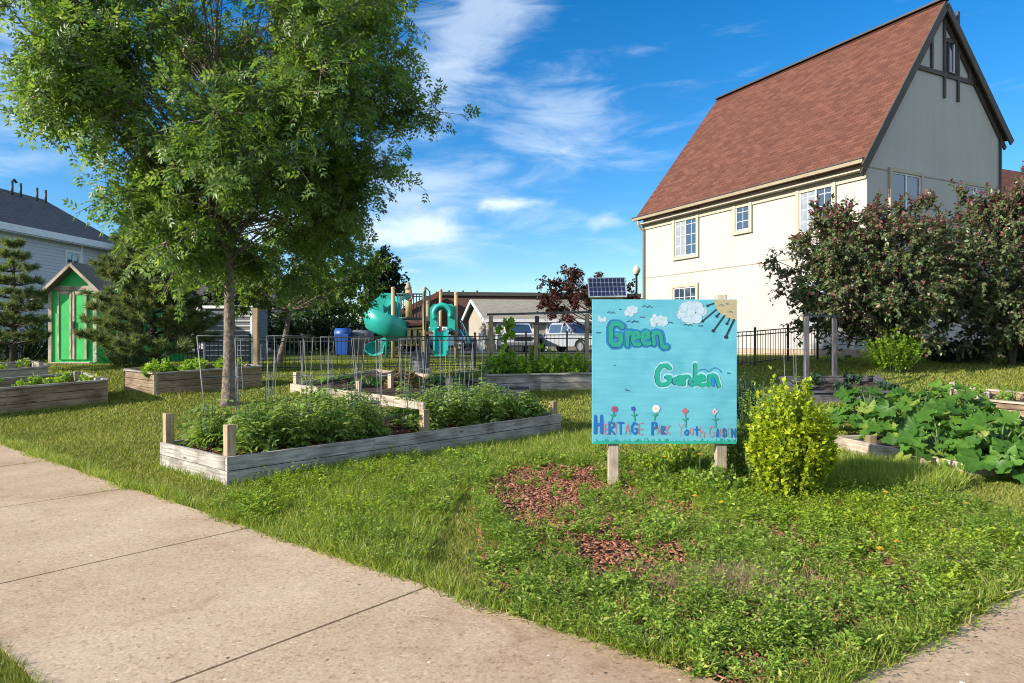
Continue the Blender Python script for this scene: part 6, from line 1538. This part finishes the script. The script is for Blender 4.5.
def blob(px, py, rx, ry, tilt, w_):
    a0 = math.atan((px - CX) / F); e0 = math.atan((CY - py) / math.hypot(F, px - CX)); c_, s_ = math.cos(R(tilt)), math.sin(R(tilt)); rx /= F; ry /= F
    dx = mth('SUBTRACT', az, a0); dy = mth('SUBTRACT', el, e0)
    p = mth('ADD', mth('MULTIPLY', dx, c_ / rx), mth('MULTIPLY', dy, s_ / rx)); q = mth('ADD', mth('MULTIPLY', dx, -s_ / ry), mth('MULTIPLY', dy, c_ / ry))
    return mth('MULTIPLY', mth('EXPONENT', mth('MULTIPLY', mth('ADD', mth('MULTIPLY', p, p), mth('MULTIPLY', q, q)), -1.0)), w_)
def total(bl):
    t = blob(*bl[0])
    for b_ in bl[1:]: t = mth('ADD', t, blob(*b_))
    return t
def layer(bl, n, lo, hi, gain):
    s_ = mth('ADD', total(bl), mth('MULTIPLY', mth('SUBTRACT', n, .5), gain)); r_ = N_(nt, 'ShaderNodeMapRange'); r_.interpolation_type = 'SMOOTHSTEP'; r_.inputs['From Min'].default_value = lo; r_.inputs['From Max'].default_value = hi; nt.links.new(s_, r_.inputs['Value']); return r_.outputs[0]
l1 = layer([(470, 45, 105, 36, 48, .72), (545, 8, 80, 30, 12, .5), (420, 110, 60, 70, 0, .45), (20, 35, 80, 45, -15, .75), (420, -40, 160, 60, 20, .7)], nA, .35, 1.35, 2.6)
l2 = layer([(520, 150, 180, 75, 8, .62), (430, 260, 140, 40, 0, .4), (60, 60, 140, 60, 0, .4), (430, 200, 80, 45, 0, .62), (-60, 120, 130, 60, 0, .6), (560, 110, 90, 22, -8, .35)], nB, .25, 1.5, 2.6)
l3 = layer([(505, 205, 62, 8, 3, .78), (440, 232, 62, 15, 0, .66), (612, 222, 36, 14, 0, .8), (410, 271, 22, 5, 0, .8), (555, 152, 40, 6, 8, .55), (530, 252, 26, 4, 0, .4), (300, 230, 120, 30, 0, .9)], nC, .40, 1.25, 2.4)
rear_fill = N_(nt, 'ShaderNodeMapRange'); rear_fill.interpolation_type = 'SMOOTHSTEP'; rear_fill.inputs['From Min'].default_value = 1.0; rear_fill.inputs['From Max'].default_value = 1.7; nt.links.new(mth('ABSOLUTE', az), rear_fill.inputs['Value'])
thin = mth('MULTIPLY', rear_fill.outputs[0], mth('MULTIPLY_ADD', nB, .8, .25))      # unseen cloud veil behind the camera, added to fill the shaded sides
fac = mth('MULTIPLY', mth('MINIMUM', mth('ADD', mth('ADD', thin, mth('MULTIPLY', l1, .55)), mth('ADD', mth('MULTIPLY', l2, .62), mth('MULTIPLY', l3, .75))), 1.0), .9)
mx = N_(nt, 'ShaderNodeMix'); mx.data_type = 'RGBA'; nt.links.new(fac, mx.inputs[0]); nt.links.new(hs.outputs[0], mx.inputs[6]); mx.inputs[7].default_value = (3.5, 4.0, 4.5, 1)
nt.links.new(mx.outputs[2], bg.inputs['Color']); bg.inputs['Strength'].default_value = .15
L = bpy.data.lights.new('sun', 'SUN'); L.energy = 4.6; L.angle = R(.53); L.color = (1, .91, .78)
lo = bpy.data.objects.new('sun', L); col.objects.link(lo); lo.rotation_euler = (-sd).to_track_quat('-Z', 'Y').to_euler(); lo.location = (-20, -10, 20)
cam = bpy.data.cameras.new('camera'); cam.sensor_width = 36; cam.lens = 24; cam.clip_end = 3000; cam.clip_start = .05
co = bpy.data.objects.new('camera', cam); col.objects.link(co); co.location = (0, 0, EYE); co.rotation_euler = (R(90), 0, 0); scn.camera = co
vs = scn.view_settings; vs.view_transform = 'Standard'; vs.look = 'None'; vs.gamma = 1; vs.exposure = .9; vs.use_curve_mapping = False
scn.cycles.filter_width = 1.05; scn.cycles.max_bounces = 6; scn.cycles.transparent_max_bounces = 4; scn.cycles.use_denoising = True
scn.cycles.diffuse_bounces = 3; scn.cycles.glossy_bounces = 2; scn.cycles.transmission_bounces = 3
